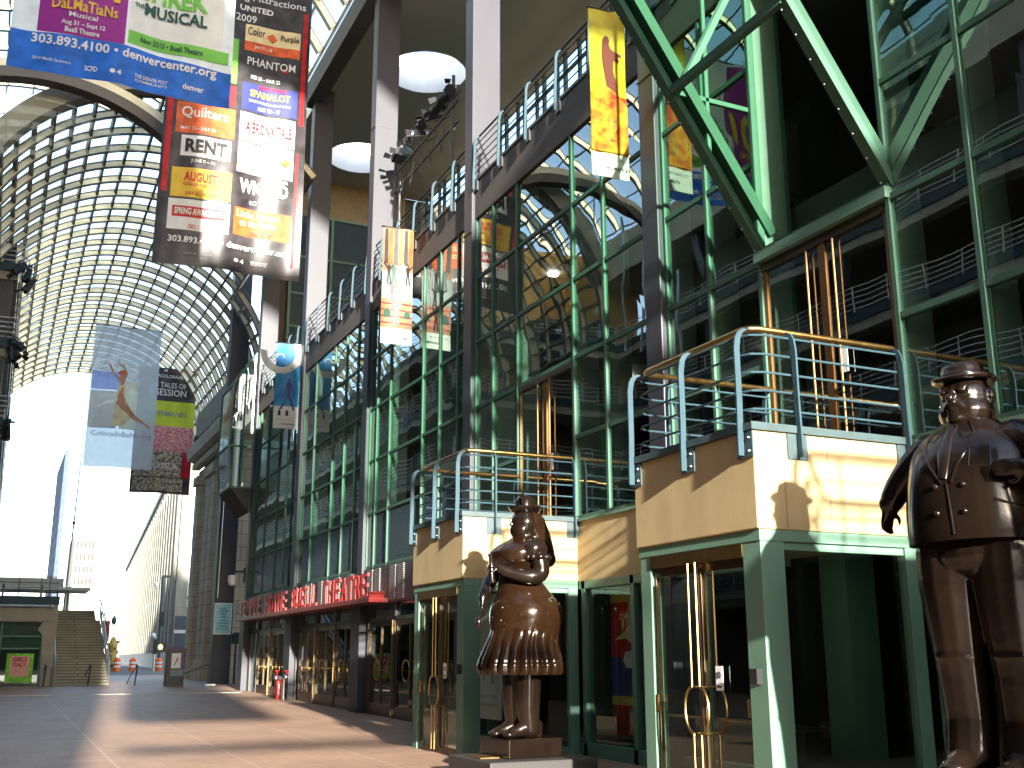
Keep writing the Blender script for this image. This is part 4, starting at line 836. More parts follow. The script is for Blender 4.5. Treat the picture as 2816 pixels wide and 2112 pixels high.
m = MB(); m.box(7.03, 7.56, 48.98, 48.997, .84, 1.1); m.build('lower_panel', pm('blue_grey_panel', (.16, .22, .28), .4), t); m = MB(); m.box(7.45, 7.57, 48.98, 48.997, 1.14, 1.8); m.build('purple_panel', pm('purple_panel', (.07, .03, .14), .4), t)
# free standing column with sign
t = thing('dark_column', 'freestanding tall dark column carrying a pale blue sign beyond the lobby doors', 'column', (9.5, 51, .45))
m = MB(); m.box(9.0, 9.85, 50.8, 51.5, .4, 21.5); m.build('shaft', colm, t, bevel=.02); m = MB(); m.tube([(9.1, 50.77, 4.2), (9.12, 50.77, 9.0), (9.35, 50.77, 9.2), (9.7, 50.77, 9.2)], .018, 6); m.build('conduit', steel, t)
t = thing('column_sign', 'pale blue notice reading NEWTON AUDITORIUM OPERA HOUSE fixed to the freestanding dark column', 'sign', (9.4, 50.75, 2.6))
t['label'] = 'pale blue directory notice with small dark lines of text on the freestanding dark column'
m = MB(); m.box(9.0, 9.78, 50.72, 50.78, 2.6, 3.98); m.build('frame', white, t); m = MB(); m.box(9.05, 9.73, 50.7, 50.717, 2.65, 3.93); m.build('panel', pm('pale_blue_panel', (.30, .58, .60), .5), t)
for i, (s, hh) in enumerate((('ELLIE', .1), ('CAULKINS', .1), ('OPERA', .1), ('HOUSE', .1), ('Newton', .07), ('Auditorium', .07), ('Chambers', .07), ('Grant Lobby', .07))):
    z = 3.68 - i * .125; wd = .05 * len(s); m = MB(); put_text(m, s, lambda u, v: (9.39 - wd / 2 + wd * u, 50.69, z + hh * v), 0, .02); m.build('lettering', ink_navy, t, recalc=False)
t = thing('green_box_sign', 'small dark green rounded box sign on a thin black post beside the lobby', 'sign', (10.2, 51.2, .45))
m = MB(); m.tube([(10.15, 51.3, .4), (10.15, 51.3, 2.25)], .05, 8); m.build('post', black, t); m = MB(); m.prism([(9.95, 51.1, 2.2), (10.5, 51.1, 2.2), (10.5, 51.1, 2.55), (10.4, 51.1, 2.7), (10.05, 51.1, 2.7), (9.95, 51.1, 2.6)], (0, .4, 0)); m.build('box', pm('dark_green_enamel', (.01, .06, .045), .4), t, bevel=.02)
# security camera and standpipe
t = thing('security_camera', 'white dome security camera on a bracket at the far end of the red sign', 'security camera', (8.6, 44.7, 4.4))
m = MB(); m.lathe([(.1, .25), (.17, .22), (.17, .02), (.13, -.12), (.02, -.18)], (8.55, 44.7, 4.55)); m.build('dome', white, t, smooth=True); m = MB(); m.tube([(8.55, 44.7, 4.8), (8.6, 44.7, 4.95), (9.05, 44.7, 4.95)], .04, 8); m.box(8.98, 9.1, 44.6, 44.8, 4.5, 5.1); m.build('bracket', black, t)
t = thing('fire_standpipe', 'red and chrome fire department standpipe with two valves by the lobby doors', 'standpipe', (8.8, 36.6, .27))
m = MB(); m.tube([(8.72, 36.75, .25), (8.72, 36.75, .85)], .085, 12); m.build('red_pipe', red, t, smooth=True); m = MB(); m.tube([(8.86, 36.55, .25), (8.86, 36.55, .9), (8.84, 36.5, 1.0)], .075, 12); m.tube([(8.6, 36.7, .95), (8.95, 36.5, .95)], .06, 10); m.ball((8.62, 36.7, .95), .08).ball((8.9, 36.5, .97), .085); m.build('chrome_pipe', pm('chrome', (.75, .75, .76), .15, 1), t, smooth=True)
m = MB()
for x, y in ((8.66, 36.72), (8.92, 36.5)): m.tube([(x, y, 1.0), (x, y, 1.16)], .015, 6).torus((x, y, 1.17), .08, .014, 'z', 14, 5)
m.build('valve_wheel', red, t)
m = MB(); put_text(m, 'FDC', lambda u, v: (8.634, 36.71 + .0 * u, .4 + .34 * u)if False else (8.69 + .06 * v, 36.66, .75 - .35 * u), 0, .02); m.build('lettering', white, t, recalc=False)
t = thing('curb_light', 'low white floor fitting lying near the freestanding column', 'floor fitting', (8.7, 49.3, .43))
m = MB(); m.prism([(8.55, 49.3, .43), (8.95, 49.2, .43), (8.95, 49.35, .43), (8.6, 49.45, .43)], (0, 0, .07)); m.build('cover', white, t)

# old stone auditorium
au = thing('stone_auditorium', 'old limestone auditorium with dentilled cornice and tall pilasters beyond the dark column', 'auditorium', (10, 57, .45))
m = MB(); m.box(10.0, 40, 52.2, 62.3, 0, 12.6); m.build('wall', stone, au)
m = MB(); m.box(9.75, 40, 52.1, 62.5, 11.3, 11.75); m.build('frieze_mould', stone, au, bevel=.05)
m = MB(); m.prism([(9.75, 52, 12.1), (9.1, 52, 12.35), (9.02, 52, 12.75), (9.02, 52, 12.95), (10.2, 52, 13.6), (40, 52, 13.6), (40, 52, 12.1)], (0, 10.7, 0)); m.build('cornice', stone, au)
m = MB()
for k in range(26): y = 52.2 + k * .4; m.box(9.35, 9.75, y, y + .22, 11.8, 12.1)
m.build('dentils', stone, au)
m = MB(); m.box(9.45, 40, 52, 62.6, 13.6, 15.0); m.build('attic', conc, au)
for y in (52.4, 56.2, 57.6, 61.0):
    m = MB(); m.box(9.55, 10.0, y, y + 1.05, 1.5, 10.8).box(9.42, 10.0, y - .1, y + 1.15, 10.8, 11.3).box(9.4, 10.0, y - .12, y + 1.17, .3, 1.2).box(9.48, 10.0, y - .05, y + 1.1, 1.2, 1.5); m.build('pilaster', stone, au, bevel=.03)
for y, z0, z1 in ((59.3, 5.6, 7.6), (53.9, 4.2, 7.6), (54.0, 8.4, 10.2), (59.2, 8.7, 10.4)):
    m = MB(); m.box(9.9, 9.995, y, y + .9, z0, z1); o = m.build('window', darkm, au); m = MB(); m.box(9.82, 10.0, y - .15, y, z0 - .1, z1 + .15).box(9.82, 10.0, y + .9, y + 1.05, z0 - .1, z1 + .15).box(9.8, 10.0, y - .2, y + 1.1, z1 + .15, z1 + .4); m.build('surround', stone, o)
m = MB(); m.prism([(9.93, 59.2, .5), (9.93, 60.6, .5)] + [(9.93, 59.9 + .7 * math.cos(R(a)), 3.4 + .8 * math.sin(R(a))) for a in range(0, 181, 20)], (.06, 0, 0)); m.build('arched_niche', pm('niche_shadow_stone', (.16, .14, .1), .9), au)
m = MB(); m.tube([(9.92, 59.9 + .85 * math.cos(R(a)), 3.4 + .95 * math.sin(R(a))) for a in range(0, 181, 15)], .1, 6); m.build('arch_mould', stone, au)
m = MB(); m.tube([(9.3, 62.0, 13.2), (9.9, 62.0, 13.2)], .45, 16); m.build('roof_vent', darkm, au)
# pale stone office block along the street
DIR = V((.073, 1, 0)).normalized(); SID = V((1, -.073, 0)).normalized(); C0 = V((14.75, 103, 0))
of = thing('stone_office_block', 'pale stone office block with tall vertical piers running away along the street', 'office building', (14.75, 103, 0))
Q = lambda s, d, z: C0 + DIR * s + SID * d + V((0, 0, z))
def slab(m, s0, s1, d0, d1, z0, z1): m.prism([Q(s0, d0, z0), Q(s1, d0, z0), Q(s1, d1, z0), Q(s0, d1, z0)], (0, 0, z1 - z0))
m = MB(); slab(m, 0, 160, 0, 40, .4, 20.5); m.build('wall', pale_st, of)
m = MB(); slab(m, -.2, 160, -.2, 40, 20.5, 21.2); m.build('roof_coping', pale_st, of)
m = MB(); slab(m, -.12, 160, -.12, 40, .4, 2.1); m.build('base_course', pm('granite_base', (.30, .25, .24), .7), of)
for k in range(34):
    s0 = 1.4 + k * 4.4; m = MB(); slab(m, s0, s0 + 1.5, -.3, -.001, 2.1, 19.3); m.build('pier', pale_st, of)
wnd = pm('window_dark', (.05, .06, .075), .15)
for k in range(26):
    s0 = 3.4 + k * 4.4; m = MB(); slab(m, s0, s0 + 1.5, -.06, -.002, 2.3, 6.6); o = m.build('window', wnd, of)
m = MB()
for k in range(30):
    for z in (7.5, 10.6, 15): s0 = 3.9 + k * 4.4; slab(m, s0, s0 + .5, -.1, -.001, z, z + .3)
m.build('wall_bosses', stone, of)
for d in (1.0, 6.0, 11):
    for z0, z1, in ((7.0, 9.6), (11.5, 14.3), (16, 18.6)):
        m = MB(); slab(m, -.06, -.002, d, d + 1.5, z0, z1); o = m.build('window', wnd, of)
        m = MB()
        for q in (.0, .5, 1.0, 1.46): slab(m, -.1, -.062, d + q, d + q + .05, z0, z1)
        for zz in (z0, z0 + 1.2, z1 - .05): slab(m, -.1, -.062, d, d + 1.5, zz, zz + .06)
        m.build('sash_bars', white, o)
        m = MB(); slab(m, -.08, -.002, d, d + 1.5, z0 - 1.0, z0 - .35); m.build('carved_panel', stone, of)
m = MB(); slab(m, -.07, -.003, .1, 4.0, 2.2, 5.2); m.build('entrance_opening', wnd, of); m = MB(); slab(m, -.1, -.072, .1, 4.0, 3.7, 4.0); m.build('entrance_transom', steel, of)
# distant towers
t = thing('distant_tower', 'slim distant blue glass tower against the white sky', 'tower', (13, 300, 0))
m = MB(); m.box(12.9, 14.0, 300, 340, .5, 53.7); m.build('shaft', brick_mat('blue_curtain_wall', (.055, .08, .125), (.062, .088, .132), (.075, .095, .13), .5, 1.6, .12, 'xz', 1.0, spec=0), t)  # distance haze is mixed into this lightened blue
t = thing('distant_office_tower', 'distant white office tower with rows of square windows behind the tall pole', 'tower', (19, 300, 0))
m = MB(); m.box(17.4, 22.2, 300, 330, .5, 32.4); m.build('wall', white, t); wt = pm('pale_window', (.075, .07, .062), 1.0, spec=0)
for r_ in range(4):
    for c in range(5): m = MB(); m.box(17.6 + c * .92, 18.3 + c * .92, 299.9, 299.99, 19.5 + r_ * 3.1, 21.2 + r_ * 3.1); m.build('window', wt, t)
# raised plaza canopy and tall poles
t = thing('plaza_canopy', 'flat white canopy on thin posts at the head of the stairs', 'canopy', (2, 68, 4))
m = MB(); m.box(-6, 4.85, 66, 70, 5.25, 5.42); m.build('roof', white, t); m = MB(); m.box(-6, 3.6, 69.5, 69.7, 5.42, 6.1); m.build('sign_band', conc_l, t)
m = MB()
for x in (3.2, 3.75): m.tube([(x, 67, 3.9), (x, 67, 5.25)], .07, 8)
m.build('post', steel, t)
t = thing('tall_pole', 'very tall thin metal pole with a gold ornament above the stair head', 'pole', (3.85, 70, 4))
m = MB(); m.tube([(3.75, 70, 3.9), (3.85, 70, 9), (3.95, 70, 15.3)], [.07, .05, .03], 8); m.build('shaft', steel, t); m = MB(); m.ball((3.86, 70, 9.42), (.1, .1, .12)); 
for k in range(8): m.tube([(3.86, 70, 9.42), (3.86 + .22 * math.cos(k * .785), 70, 9.42 + .22 * math.sin(k * .785))], .025, 5)
m.build('ornament', brass, t)
t = thing('flag_pole', 'thin bare pole standing just left of the pale stone office block', 'pole', (8.6, 100, .5)); m = MB(); m.tube([(8.7, 100, .5), (8.57, 100, 8.8)], [.06, .03], 6); m.build('shaft', steel, t)
# street furniture at the crossing
t = thing('street_lamp', 'tall dark street lamp with traffic lights and dome camera beside the stone office block', 'street lamp', (13.1, 99, .5))
m = MB(); m.tube([(13.2, 99, .5), (13.0, 99, 8.4)], .13, 10); m.build('pole', teal_d, t); m = MB(); m.box(12.95, 13.7, 98.9, 99.1, 8.3, 8.5); m.build('lamp_head', darkm, t)
m = MB(); m.lathe([(.05, .3), (.16, .2), (.16, 0), (.06, -.25)], (12.5, 99, 7.6)); m.tube([(12.5, 99, 7.85), (13.05, 99, 7.9)], .05, 6); m.build('dome_camera', white, t, smooth=True)
m = MB(); m.box(12.9, 13.3, 98.7, 99, 4.2, 5.4); o = m.build('traffic_light', black, t); m = MB()
for k in range(3): m.tube([(13.1, 98.7, 4.45 + k * .37), (13.1, 98.5, 4.45 + k * .37)], .13, 10)
m.build('signal_hood', black, o)
m = MB(); m.box(13.0, 13.7, 98.8, 99, 2.2, 2.75); o = m.build('pedestrian_signal', black, t); m = MB(); m.ball((13.22, 98.79, 2.47), (.17, .03, .2)); m.build('lit_hand', bulb_o, o)
t = thing('traffic_signal', 'black traffic signal on a short white post by the office block wall', 'traffic light', (12.6, 97, .5))
m = MB(); m.tube([(12.55, 97, .5), (12.5, 97, 3.3)], .07, 8); m.build('post', steel, t); m = MB(); m.box(12.35, 12.7, 96.8, 97.05, 1.9, 3.1); m.build('signal_head', black, t); m = MB(); m.ball((12.35, 97, 3.4), .2); m.build('globe', white, t)
bar0 = None
for x, l in ((9.85, 'orange and white construction barrel beside the golden sculpture'), (11.08, 'orange and white construction barrel standing alone in the street'), (13.2, 'orange and white construction barrel by the street lamp foot')):
    if bar0 is None:
        bar0 = thing('construction_barrel', l, 'barrel', (x, 99, .5), group='orange construction barrels')
        m = MB(); m.lathe([(.3, 0), (.31, .12), (.27, .13), (.27, .95), (.2, 1.0), (.1, 1.1), (.08, 1.12)], (x, 99, .5), 16); m.build('drum', orange, bar0, smooth=True)
        for z in (.32, .62):
            m = MB(); m.lathe([(.278, z), (.278, z + .14)], (x, 99, .5), 16); m.build('white_band', white, bar0)
    else:
        c = copy_tree(bar0); c.location = (x, 99, .5); c['label'] = l
t = thing('golden_sculpture', 'golden carved column sculpture beside the foot of the stairs', 'sculpture', (9.55, 100, .5))
m = MB(); m.lathe([(.5, 0), (.5, .3), (.36, .4), (.42, .8), (.34, 1.2), (.42, 1.6), (.34, 2.0), (.42, 2.3), (.3, 2.5), (.2, 2.8), (.02, 3.0)], (9.5, 100, .4), 14)
for k in range(14): m.ball((9.5 + .4 * math.cos(k * 2.4), 100 + .4 * math.sin(k * 2.4), .7 + k * .17), (.16, .16, .14), u=8, v=6)
m.build('body', pm('gilded_stone', (.42, .28, .07), .5, .3, var=.4), t, smooth=60)
t = thing('street_lantern', 'old fashioned hanging street lantern at the left edge of the office block', 'street lamp', (8.9, 95, .5))
m = MB(); m.tube([(8.3, 95, .5), (8.3, 95, 5.3), (8.5, 95, 5.5), (8.9, 95, 5.3), (8.95, 95, 5.0)], .05, 8); m.build('post', darkm, t); m = MB(); m.lathe([(.05, .6), (.2, .35), (.22, .3), (.18, 0), (.05, -.15)], (8.95, 95, 4.3)); m.build('lantern', teal_d, t, smooth=True)
t = thing('red_banner', 'small dark red street banner beside the stair handrail', 'banner', (8.1, 92, 3)); m = MB(); m.tube([(7.9, 92, .5), (7.9, 92, 5)], .05, 6); m.build('pole', darkm, t); m = MB(); m.box(7.95, 8.4, 91.97, 92.0, 2.8, 4.4); m.build('cloth', red_d, t)
t = thing('brown_fence_panel', 'low rusty brown hoarding panel behind the kiosk', 'fence', (14, 97, .5)); m = MB(); m.box(13.5, 14.6, 97, 97.2, .4, 2.3); m.build('panel', pm('rust_brown', (.22, .09, .04), .7, var=.3), t)

# ------------------------------------------------------------------ statues
def organic(name, prims, vox, mat, parent, it=6):
    m = MB()
    for p in prims:
        if p[0] == 'e': m.ball(p[1], p[2], p[3] if len(p) > 3 else None, 20, 14)
        elif p[0] == 'l': m.loft(p[1])
        else:
            pts, rs = p[1], p[2]
            # resample for smooth bends
            P_, R_ = [], []
            pv_ = [V(q) for q in pts]
            for i in range(len(pv_) - 1):
                p0 = pv_[max(i - 1, 0)]; p1 = pv_[i]; p2 = pv_[i + 1]; p3 = pv_[min(i + 2, len(pv_) - 1)]
                for k in range(5):
                    s = k / 5
                    P_.append(.5 * ((2 * p1) + (p2 - p0) * s + (2 * p0 - 5 * p1 + 4 * p2 - p3) * s * s + (3 * p1 - p0 - 3 * p2 + p3) * s ** 3)); R_.append(rs[i] + (rs[i + 1] - rs[i]) * s)
            P_.append(pv_[-1]); R_.append(rs[-1])
            m.tube(P_, R_, 14); m.ball(P_[0], R_[0], None, 14, 10); m.ball(P_[-1], R_[-1], None, 14, 10)
    me = bpy.data.meshes.new('tmp'); bmesh.ops.recalc_face_normals(m.bm, faces=m.bm.faces); m.bm.to_mesh(me); m.bm.free()
    o = bpy.data.objects.new('tmp', me); COL.objects.link(o)
    r = o.modifiers.new('r', 'REMESH'); r.mode = 'VOXEL'; r.voxel_size = vox; r.use_smooth_shade = True
    s = o.modifiers.new('s', 'SMOOTH'); s.iterations = it; s.factor = .5
    dg = bpy.context.evaluated_depsgraph_get(); me2 = bpy.data.meshes.new_from_object(o.evaluated_get(dg)); bpy.data.objects.remove(o)
    me2.name = name; me2.materials.clear(); me2.materials.append(mat); me2.polygons.foreach_set('use_smooth', [True] * len(me2.polygons))
    o = bpy.data.objects.new(name, me2); COL.objects.link(o); o.parent = parent; return o
def ring(z, f, s, rf, rs, n=64, p=2.0, mod=None):
    out = []
    for k in range(n):
        t = 2 * math.pi * k / n; c, d = math.cos(t), math.sin(t)
        q = (abs(c) ** p + abs(d) ** p) ** (-1 / p); q *= mod(t) if mod else 1
        out.append(V((f + rf * q * c, s + rs * q * d, z)))
    return out
def catmull(keys, n):
    out = []
    for i in range(len(keys) - 1):
        a, b, c, d = keys[max(i - 1, 0)], keys[i], keys[i + 1], keys[min(i + 2, len(keys) - 1)]
        for k in range(n):
            s = k / n; out.append([.5 * (2 * q + (r - p) * s + (2 * p - 5 * q + 4 * r - u) * s * s + (3 * q - p - 3 * r + u) * s ** 3) for p, q, r, u in zip(a, b, c, d)])
    out.append(list(keys[-1])); return out
def hand(base, direc, palm_n, sc_, curl=.5, thumb=1):
    """tapered chains for four fingers and a thumb, plus a palm"""
    d = V(direc).normalized(); n = V(palm_n).normalized(); side = d.cross(n).normalized(); b = V(base); pr_ = []
    pc = b + d * .07 * sc_
    rot = Matrix((side, d, n)).transposed()
    pr_.append(('e', pc, (.062 * sc_, .085 * sc_, .036 * sc_), rot))
    for i, ln in enumerate((.085, .1, .095, .075)):
        r0 = b + d * .135 * sc_ + side * (-.045 + .03 * i) * sc_
        k1 = r0 + (d + n * curl * .4).normalized() * ln * .5 * sc_; k2 = k1 + (d * (1 - curl) + n * curl).normalized() * ln * .5 * sc_
        pr_.append(('c', [r0 - d * .02 * sc_, k1, k2], [.0165 * sc_, .0155 * sc_, .012 * sc_]))
    t0_ = b + d * .05 * sc_ - side * .05 * sc_ * thumb; t1 = t0_ + (d * .6 - side * thumb * .8 + n * .3).normalized() * .055 * sc_; t2 = t1 + (d + n * .4).normalized() * .05 * sc_
    pr_.append(('c', [t0_, t1, t2], [.021 * sc_, .018 * sc_, .014 * sc_])); return pr_

# woman
WX, WY, WZ = 6.82, 14.3, .52
wp = thing('statue_plinth', 'low dark granite plinth with a brass plaque under the woman statue', 'plinth', (WX, WY, 0))
m = MB(); m.box(6.02, 7.62, 13.55, 15.0, 0, .27); m.build('block', granite, wp, bevel=.02); m = MB(); m.box(6.12, 6.4, 14.1, 14.6, .27, .285); m.build('plaque', brass, wp)
wo_ = thing('woman_statue', 'bronze statue of a rotund woman in pleated dress and bowler hat holding a flute', 'statue', (WX, WY, WZ), rz=math.pi + R(4))
m = MB(); m.box(-.42, .42, -.42, .42, -.245, 0); m.build('bronze_base', bronze, wo_, bevel=.012)
K = [(.84, -.01, .575), (.9, -.014, .60), (1.0, -.014, .60), (1.12, -.02, .555), (1.25, -.03, .515), (1.42, -.075, .495), (1.56, -.09, .525), (1.70, -.09, .525), (1.8, -.085, .495), (1.89, -.07, .435), (2.04, -.03, .35), (2.14, .0, .315), (2.27, .0, .315), (2.42, .05, .385), (2.53, .05, .395), (2.63, -.01, .345), (2.71, -.07, .25), (2.77, -.09, .18)]
rings = []
for z, f, r in catmull(K, 6):
    amp = 0 if z > 1.5 else .046 * min(1, (1.5 - z) / .35); groove = .988 if abs(z - 1.01) < .016 else 1
    rs = r * (1.02 if z < 2.1 else 1.0 + .1 * max(0, 1 - abs(z - 2.6) / .3))
    rings.append(ring(z, f, 0, r, rs, 208, 2.0, lambda t: (1 + amp * (abs(math.cos(11 * t)) ** .75 * 2 - 1)) * groove))
cap0 = [V((-.01 + (q.x + .01) * .8, q.y * .8, .85)) for q in rings[0]]
m = MB(); m.loft([cap0] + rings)
for i in range(46):
    a = rnd.uniform(0, 2 * math.pi); z = rnd.uniform(1.4, 2.06)
    kk = min(catmull(K, 6), key=lambda q: abs(q[0] - z)); r = kk[2]
    c = V((kk[1] + r * math.cos(a), r * math.sin(a), z)); nrm = V((math.cos(a), math.sin(a), .25 if z > 1.7 else -.15)).normalized(); u = nrm.cross(V((0, 0, 1))).normalized(); v_ = nrm.cross(u)
    m.tube([c + nrm * .002 + (u * math.cos(q * .7854) + v_ * math.sin(q * .7854)) * .024 for q in range(8)], .006, 5, 0, True)
m.build('dress', bronze_w, wo_, smooth=55)
B = [('e', (-.085, 0, 2.96), (.21, .205, .23)), ('e', (-.02, 0, 2.86), (.165, .175, .15)), ('c', [(-.08, 0, 2.6), (-.08, 0, 2.85)], [.19, .17]), ('e', (0, 0, 2.45), (.33, .36, .3)), ('e', (.23, .16, 2.46), (.16, .17, .15)), ('e', (.23, -.16, 2.46), (.16, .17, .15)), ('e', (-.02, 0, 2.05), (.3, .31, .45)), ('e', (-.03, 0, 1.6), (.42, .42, .4)),
     ('e', (.135, 0, 2.94), (.05, .026, .032)), ('e', (.115, 0, 2.985), (.03, .018, .05)), ('e', (.115, .0, 2.88), (.032, .05, .018)), ('e', (.115, 0, 2.848), (.03, .04, .016)), ('e', (.06, .075, 2.995), (.026, .03, .018)), ('e', (.06, -.075, 2.995), (.026, .03, .018)),
     ('e', (-.11, .185, 2.95), (.03, .018, .05)), ('e', (-.11, -.185, 2.95), (.03, .018, .05)), ('e', (.06, 0, 2.82), (.06, .07, .045)),
     ('c', [(-.04, .15, 1.25), (-.035, .15, .75), (-.03, .15, .4), (-.05, .15, .12)], [.22, .185, .165, .14]), ('c', [(-.0, -.17, 1.25), (.0, -.17, .75), (.0, -.17, .4), (-.02, -.17, .12)], [.22, .185, .165, .14]),
     ('c', [(-.03, .36, 2.58), (-.07, .43, 2.4), (-.08, .45, 2.22), (.08, .43, 2.17), (.3, .33, 2.21), (.46, .25, 2.28)], [.13, .125, .115, .11, .085, .065]),
     ('c', [(.0, -.38, 2.56), (.1, -.45, 2.35), (.26, -.42, 2.16), (.4, -.33, 1.98), (.46, -.28, 1.9)], [.13, .12, .1, .08, .062])]
B += hand((.46, .25, 2.28), (.75, -.5, .25), (-.2, -.6, -.75), .95, .9, -1) + hand((.46, -.28, 1.9), (.25, .1, -1), (-.8, .2, -.1), .95, .45, 1)
organic('body', B, .0135, bronze, wo_, 5)
for s in (.36, -.37):
    m = MB(); m.ball((-.03, s, 2.56), (.19, .17, .15))
    for k in range(9): a = k * .698; m.ball((-.055 + .15 * math.cos(a), s + (.03 if s > 0 else -.03) + .14 * math.sin(a), 2.44), (.058, .055, .05))
    m.build('sleeve', bronze, wo_, smooth=60)
organic('hair', [('e', (-.16, 0, 2.98), (.17, .2, .2)), ('c', [(-.2, 0, 2.95), (-.3, 0, 2.74), (-.41, 0, 2.5)], [.205, .2, .16]), ('e', (-.43, 0, 2.46), (.13, .2, .13))], .02, bronze_w, wo_, 4)
m = MB(); m.lathe([(.01, .4), (.07, .395), (.12, .365), (.146, .31), (.148, .23), (.152, .19), (.21, .175), (.238, .2), (.244, .23), (.234, .21), (.205, .155), (.14, .135), (.01, .135)], (-.085, 0, 2.975), 40); o = m.build('bowler_hat', bronze, wo_, smooth=60)
m = MB(); m.tube([(-.0, .11, 3.17), (.03, .13, 3.27), (.04, .13, 3.36), (.02, .13, 3.4)], [.02, .03, .026, .012], 8); m.build('feather', bronze, wo_, smooth=True)
m = MB(); m.tube([(.56, .2, 2.08), (.565, .195, 2.12), (.57, .19, 2.3), (.58, .185, 2.44), (.585, .18, 2.48)], [.055, .05, .03, .03, .042], 12); m.build('flute', bronze, wo_, smooth=True)
m = MB(); m.tube([(.5, -.27, 1.72), (.53, -.27, 1.6)], .012, 6); m.ball((.54, -.27, 1.55), (.035, .05, .09)); m.build('hand_mirror', bronze, wo_, smooth=True)
m = MB(); m.torus((.35, -.36, 2.03), .09, .022, 'x'); m.build('bracelet', bronze, wo_, smooth=True)
for s, f0 in ((.15, -.03), (-.17, .0)):
    sh = [('c', [(f0 - .12, s, .13), (f0 + .02, s, .14), (f0 + .18, s, .09), (f0 + .3, s, .06)], [.1, .12, .085, .065]), ('c', [(f0 - .16, s, .16), (f0 - .16, s, .04)], [.07, .06]), ('e', (f0 + .3, s, .05), (.11, .1, .055)), ('e', (f0 + .1, s, .04), (.2, .06, .02))]
    organic('shoe', sh, .014, bronze, wo_, 3)

# man
MX, MY, MZ = 7.12, 6.35, .71
mp_ = thing('statue_plinth', 'dark granite plinth under the man statue at the lower right corner', 'plinth', (MX, MY, 0))
m = MB(); m.box(6.4, 7.95, 5.55, 7.1, 0, .5); m.build('block', granite, mp_, bevel=.02)
mo = thing('man_statue', 'huge bronze statue of a rotund man in suit and bowler hat at right edge', 'statue', (MX, MY, MZ), rz=math.pi + R(13))
m = MB(); m.box(-.5, .55, -.55, .55, -.3, 0); m.build('bronze_base', bronze, mo, bevel=.012)
KC = [(1.76, .0, .485, .55), (1.84, .0, .49, .555), (1.95, .0, .49, .555), (2.1, .01, .475, .54), (2.25, .015, .455, .52), (2.4, .01, .425, .495), (2.52, -.005, .385, .465), (2.62, -.015, .32, .395), (2.70, -.02, .245, .29), (2.75, -.02, .205, .22)]
rg_ = [ring(z, f, 0, rf, rs, 72, 2.15) for z, f, rf, rs in catmull(KC, 6)]
m = MB(); m.loft([[V((q.x * .85, q.y * .85, 1.8)) for q in rg_[0]]] + rg_)
m.build('coat', bronze, mo, smooth=60)
def cf(z, s, o=.0):          # a point on the coat front
    ks = catmull(KC, 6); k = min(ks, key=lambda q: abs(q[0] - z)); sn = max(-1, min(1, s / k[3])); return V((k[1] + (k[2] + o) * (1 - abs(sn) ** 2.15) ** (1 / 2.15), s, z))
m = MB()
for s_ in (-1, 1):
    m.tube([cf(2.72, s_ * .12, .004), cf(2.6, s_ * .2, .006), cf(2.5, s_ * .19, .006), cf(2.35, s_ * .12, .006), cf(2.2, s_ * .04 + .03, .006)], .012, 6)
    m.tube([cf(2.6, s_ * .2, .006), cf(2.57, s_ * .13, .008), cf(2.62, s_ * .1, .008)], .01, 6)
m.tube([cf(2.2, .03, .004), cf(2.0, .05, .004), cf(1.8, .06, .004)], .008, 6)
m.tube([cf(2.47, .2, .004), cf(2.47, .33, .004), cf(2.32, .34, .004), cf(2.32, .2, .004), cf(2.47, .2, .004)], .007, 5)
m.tube([cf(2.05, .36, .006), cf(1.98, .5, .004)], .014, 6); m.build('lapels', bronze, mo, smooth=True)
m = MB(); m.loft([ring(z, cf(z, 0).x + .004, 0, .02, w, 12) for z, w in ((2.24, .035), (2.45, .06), (2.6, .04), (2.66, .055), (2.7, .045))]); m.build('necktie', bronze, mo, smooth=True)
for z in (2.18, 1.97):
    for s in (-.06, .16): m = MB(); m.ball(cf(z, s, .006), .024, None, 12, 8); m.build('button', bronze, mo, smooth=True)
Hc = V((.0, -.01, 2.93)); hr = Matrix.Rotation(R(0), 3, 'Z')
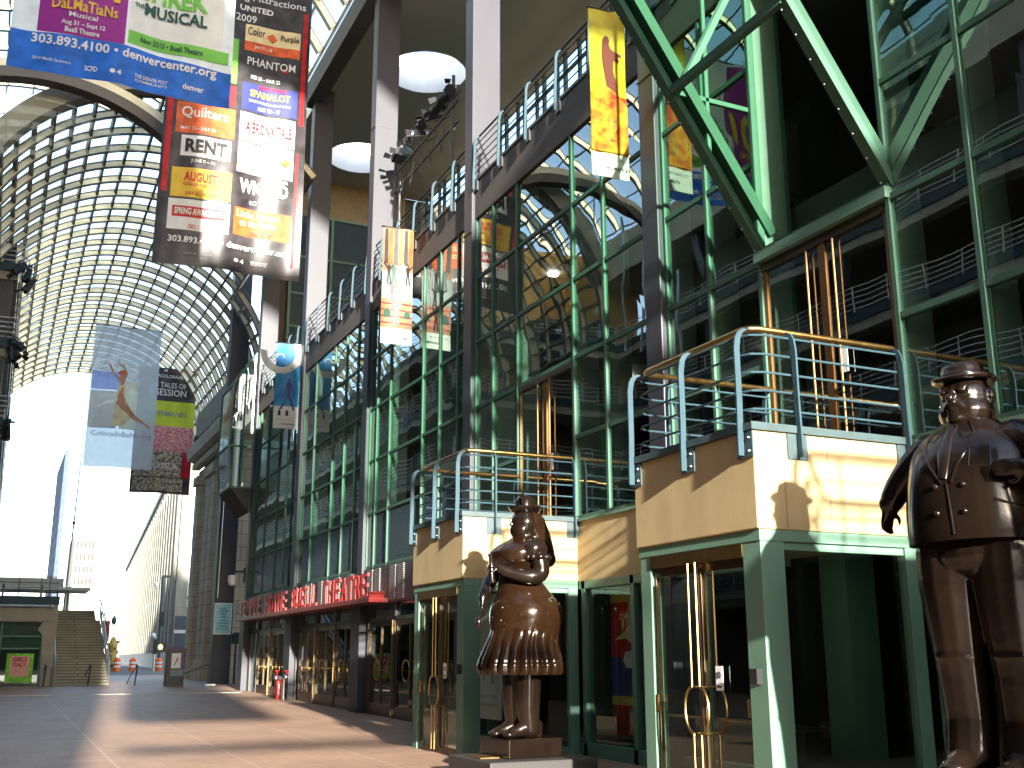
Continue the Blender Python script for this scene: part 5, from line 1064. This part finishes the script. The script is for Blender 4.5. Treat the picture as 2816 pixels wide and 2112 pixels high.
B = [('e', (-.01, 0, 2.96), (.215, .205, .22)), ('e', (.0, 0, 2.83), (.225, .225, .17)), ('c', [(-.02, 0, 2.55), (-.01, 0, 2.8)], [.22, .2]), ('e', (0, 0, 2.3), (.36, .42, .4)), ('e', (0, 0, 1.95), (.40, .44, .3)), ('e', (0, 0, 1.68), (.36, .40, .24)),
     ('c', [(.185, 0, 3.02), (.235, 0, 2.95), (.25, 0, 2.925)], [.024, .032, .037]), ('e', (.205, .028, 2.905), (.022, .02, .018)), ('e', (.205, -.028, 2.905), (.022, .02, .018)), ('e', (.192, .078, 2.985), (.034, .044, .026)), ('e', (.192, -.078, 2.985), (.034, .044, .026)),
     ('c', [(.205, .085, 2.855), (.222, .04, 2.872), (.226, 0, 2.868), (.222, -.04, 2.872), (.205, -.085, 2.855)], [.010, .017, .015, .017, .010]), ('e', (.222, 0, 2.836), (.024, .05, .014)), ('e', (.218, 0, 2.808), (.026, .044, .015)), ('e', (.19, 0, 2.76), (.05, .07, .04)),
     ('c', [(.185, .13, 3.02), (.205, .08, 3.035), (.205, .04, 3.02)], [.009, .011, .01]), ('c', [(.185, -.13, 3.02), (.205, -.08, 3.035), (.205, -.04, 3.02)], [.009, .011, .01]),
     ('e', (-.03, .215, 2.945), (.045, .028, .07)), ('e', (-.03, -.215, 2.945), (.045, .028, .07)),
     ('c', [(.0, -.36, 2.55), (.03, -.52, 2.42), (.06, -.65, 2.28), (.1, -.72, 2.15)], [.165, .145, .12, .095]), ('e', (.1, -.715, 2.17), (.1, .1, .035)),
     ('c', [(.0, .38, 2.55), (-.02, .55, 2.42), (-.0, .66, 2.22), (.16, .69, 2.2), (.32, .64, 2.26)], [.17, .155, .135, .115, .088]), ('e', (.29, .65, 2.25), (.05, .1, .1)),
     ('c', [(0.03, -.235, 1.72), (.04, -.238, 1.45), (.03, -.235, 1.12), (.01, -.235, .75), (.0, -.228, .4), (.03, -.228, .14)], [.285, .275, .245, .215, .198, .20]), ('c', [(.03, .235, 1.72), (.04, .238, 1.45), (.03, .235, 1.12), (.01, .235, .75), (0, .228, .4), (.03, .228, .14)], [.285, .275, .245, .215, .198, .20])]
for s in (-.235, .235):
    for z, rr in ((1.05, .222), (.88, .215)): B.append(('e', (.035, s, z), (rr + .006, rr + .006, .07)))
B += hand((.1, -.73, 2.13), (.08, -.2, -1), (.3, .9, 0), 1.05, .45, 1) + hand((.33, .63, 2.265), (.5, -.85, .05), (-.75, -.5, 0), 1.15, .3, -1)
organic('body', B, .0135, bronze, mo, 5)
m = MB(); 
for s in (-.075, .075): m.ball((.215, s * 1.04, 2.987), (.017, .026, .016))
m.build('eyeballs', bronze_w, mo, smooth=True)
m = MB(); rr_ = []
for z, rf, rs, d in ((.0, .2, .19, 0), (-.005, .245, .21, .01), (.02, .265, .225, .0), (.038, .255, .22, .0), (.02, .2, .185, .01), (.05, .175, .155, 0), (.13, .172, .15, 0), (.18, .16, .14, 0), (.212, .12, .105, 0), (.215, .05, .04, 0), (.2, .01, .01, 0)):
    rr_.append([V((q.x, q.y, q.z + (.02 * (abs(q.y) / .25) ** 2 if rf > .19 else -.018 * max(0, math.cos(q.y * 14)) * (1 if z > .17 else 0)))) for q in ring(3.075 + z * .87, .0, 0, rf * 1.09, rs * 1.1, 44)])
m.loft(rr_); m.build('bowler_hat', bronze, mo, smooth=70)
m = MB(); m.loft([ring(3.112, 0, 0, .198, .178, 44), ring(3.142, 0, 0, .196, .176, 44)], cap=False); m.build('hat_band', bronze, mo, smooth=True)
for s in (-.228, .228): organic('shoe', [('c', [(-.1, s, .08), (.1, s, .1), (.3, s, .07)], [.12, .13, .09]), ('e', (.3, s, .06), (.14, .12, .065))], .016, bronze, mo, 3)
m = MB(); m.tube([(.4, .62, 2.2), (.3, .7, 1.2), (.2, .75, .0)], .022, 8); m.build('cane', bronze, mo, smooth=True)
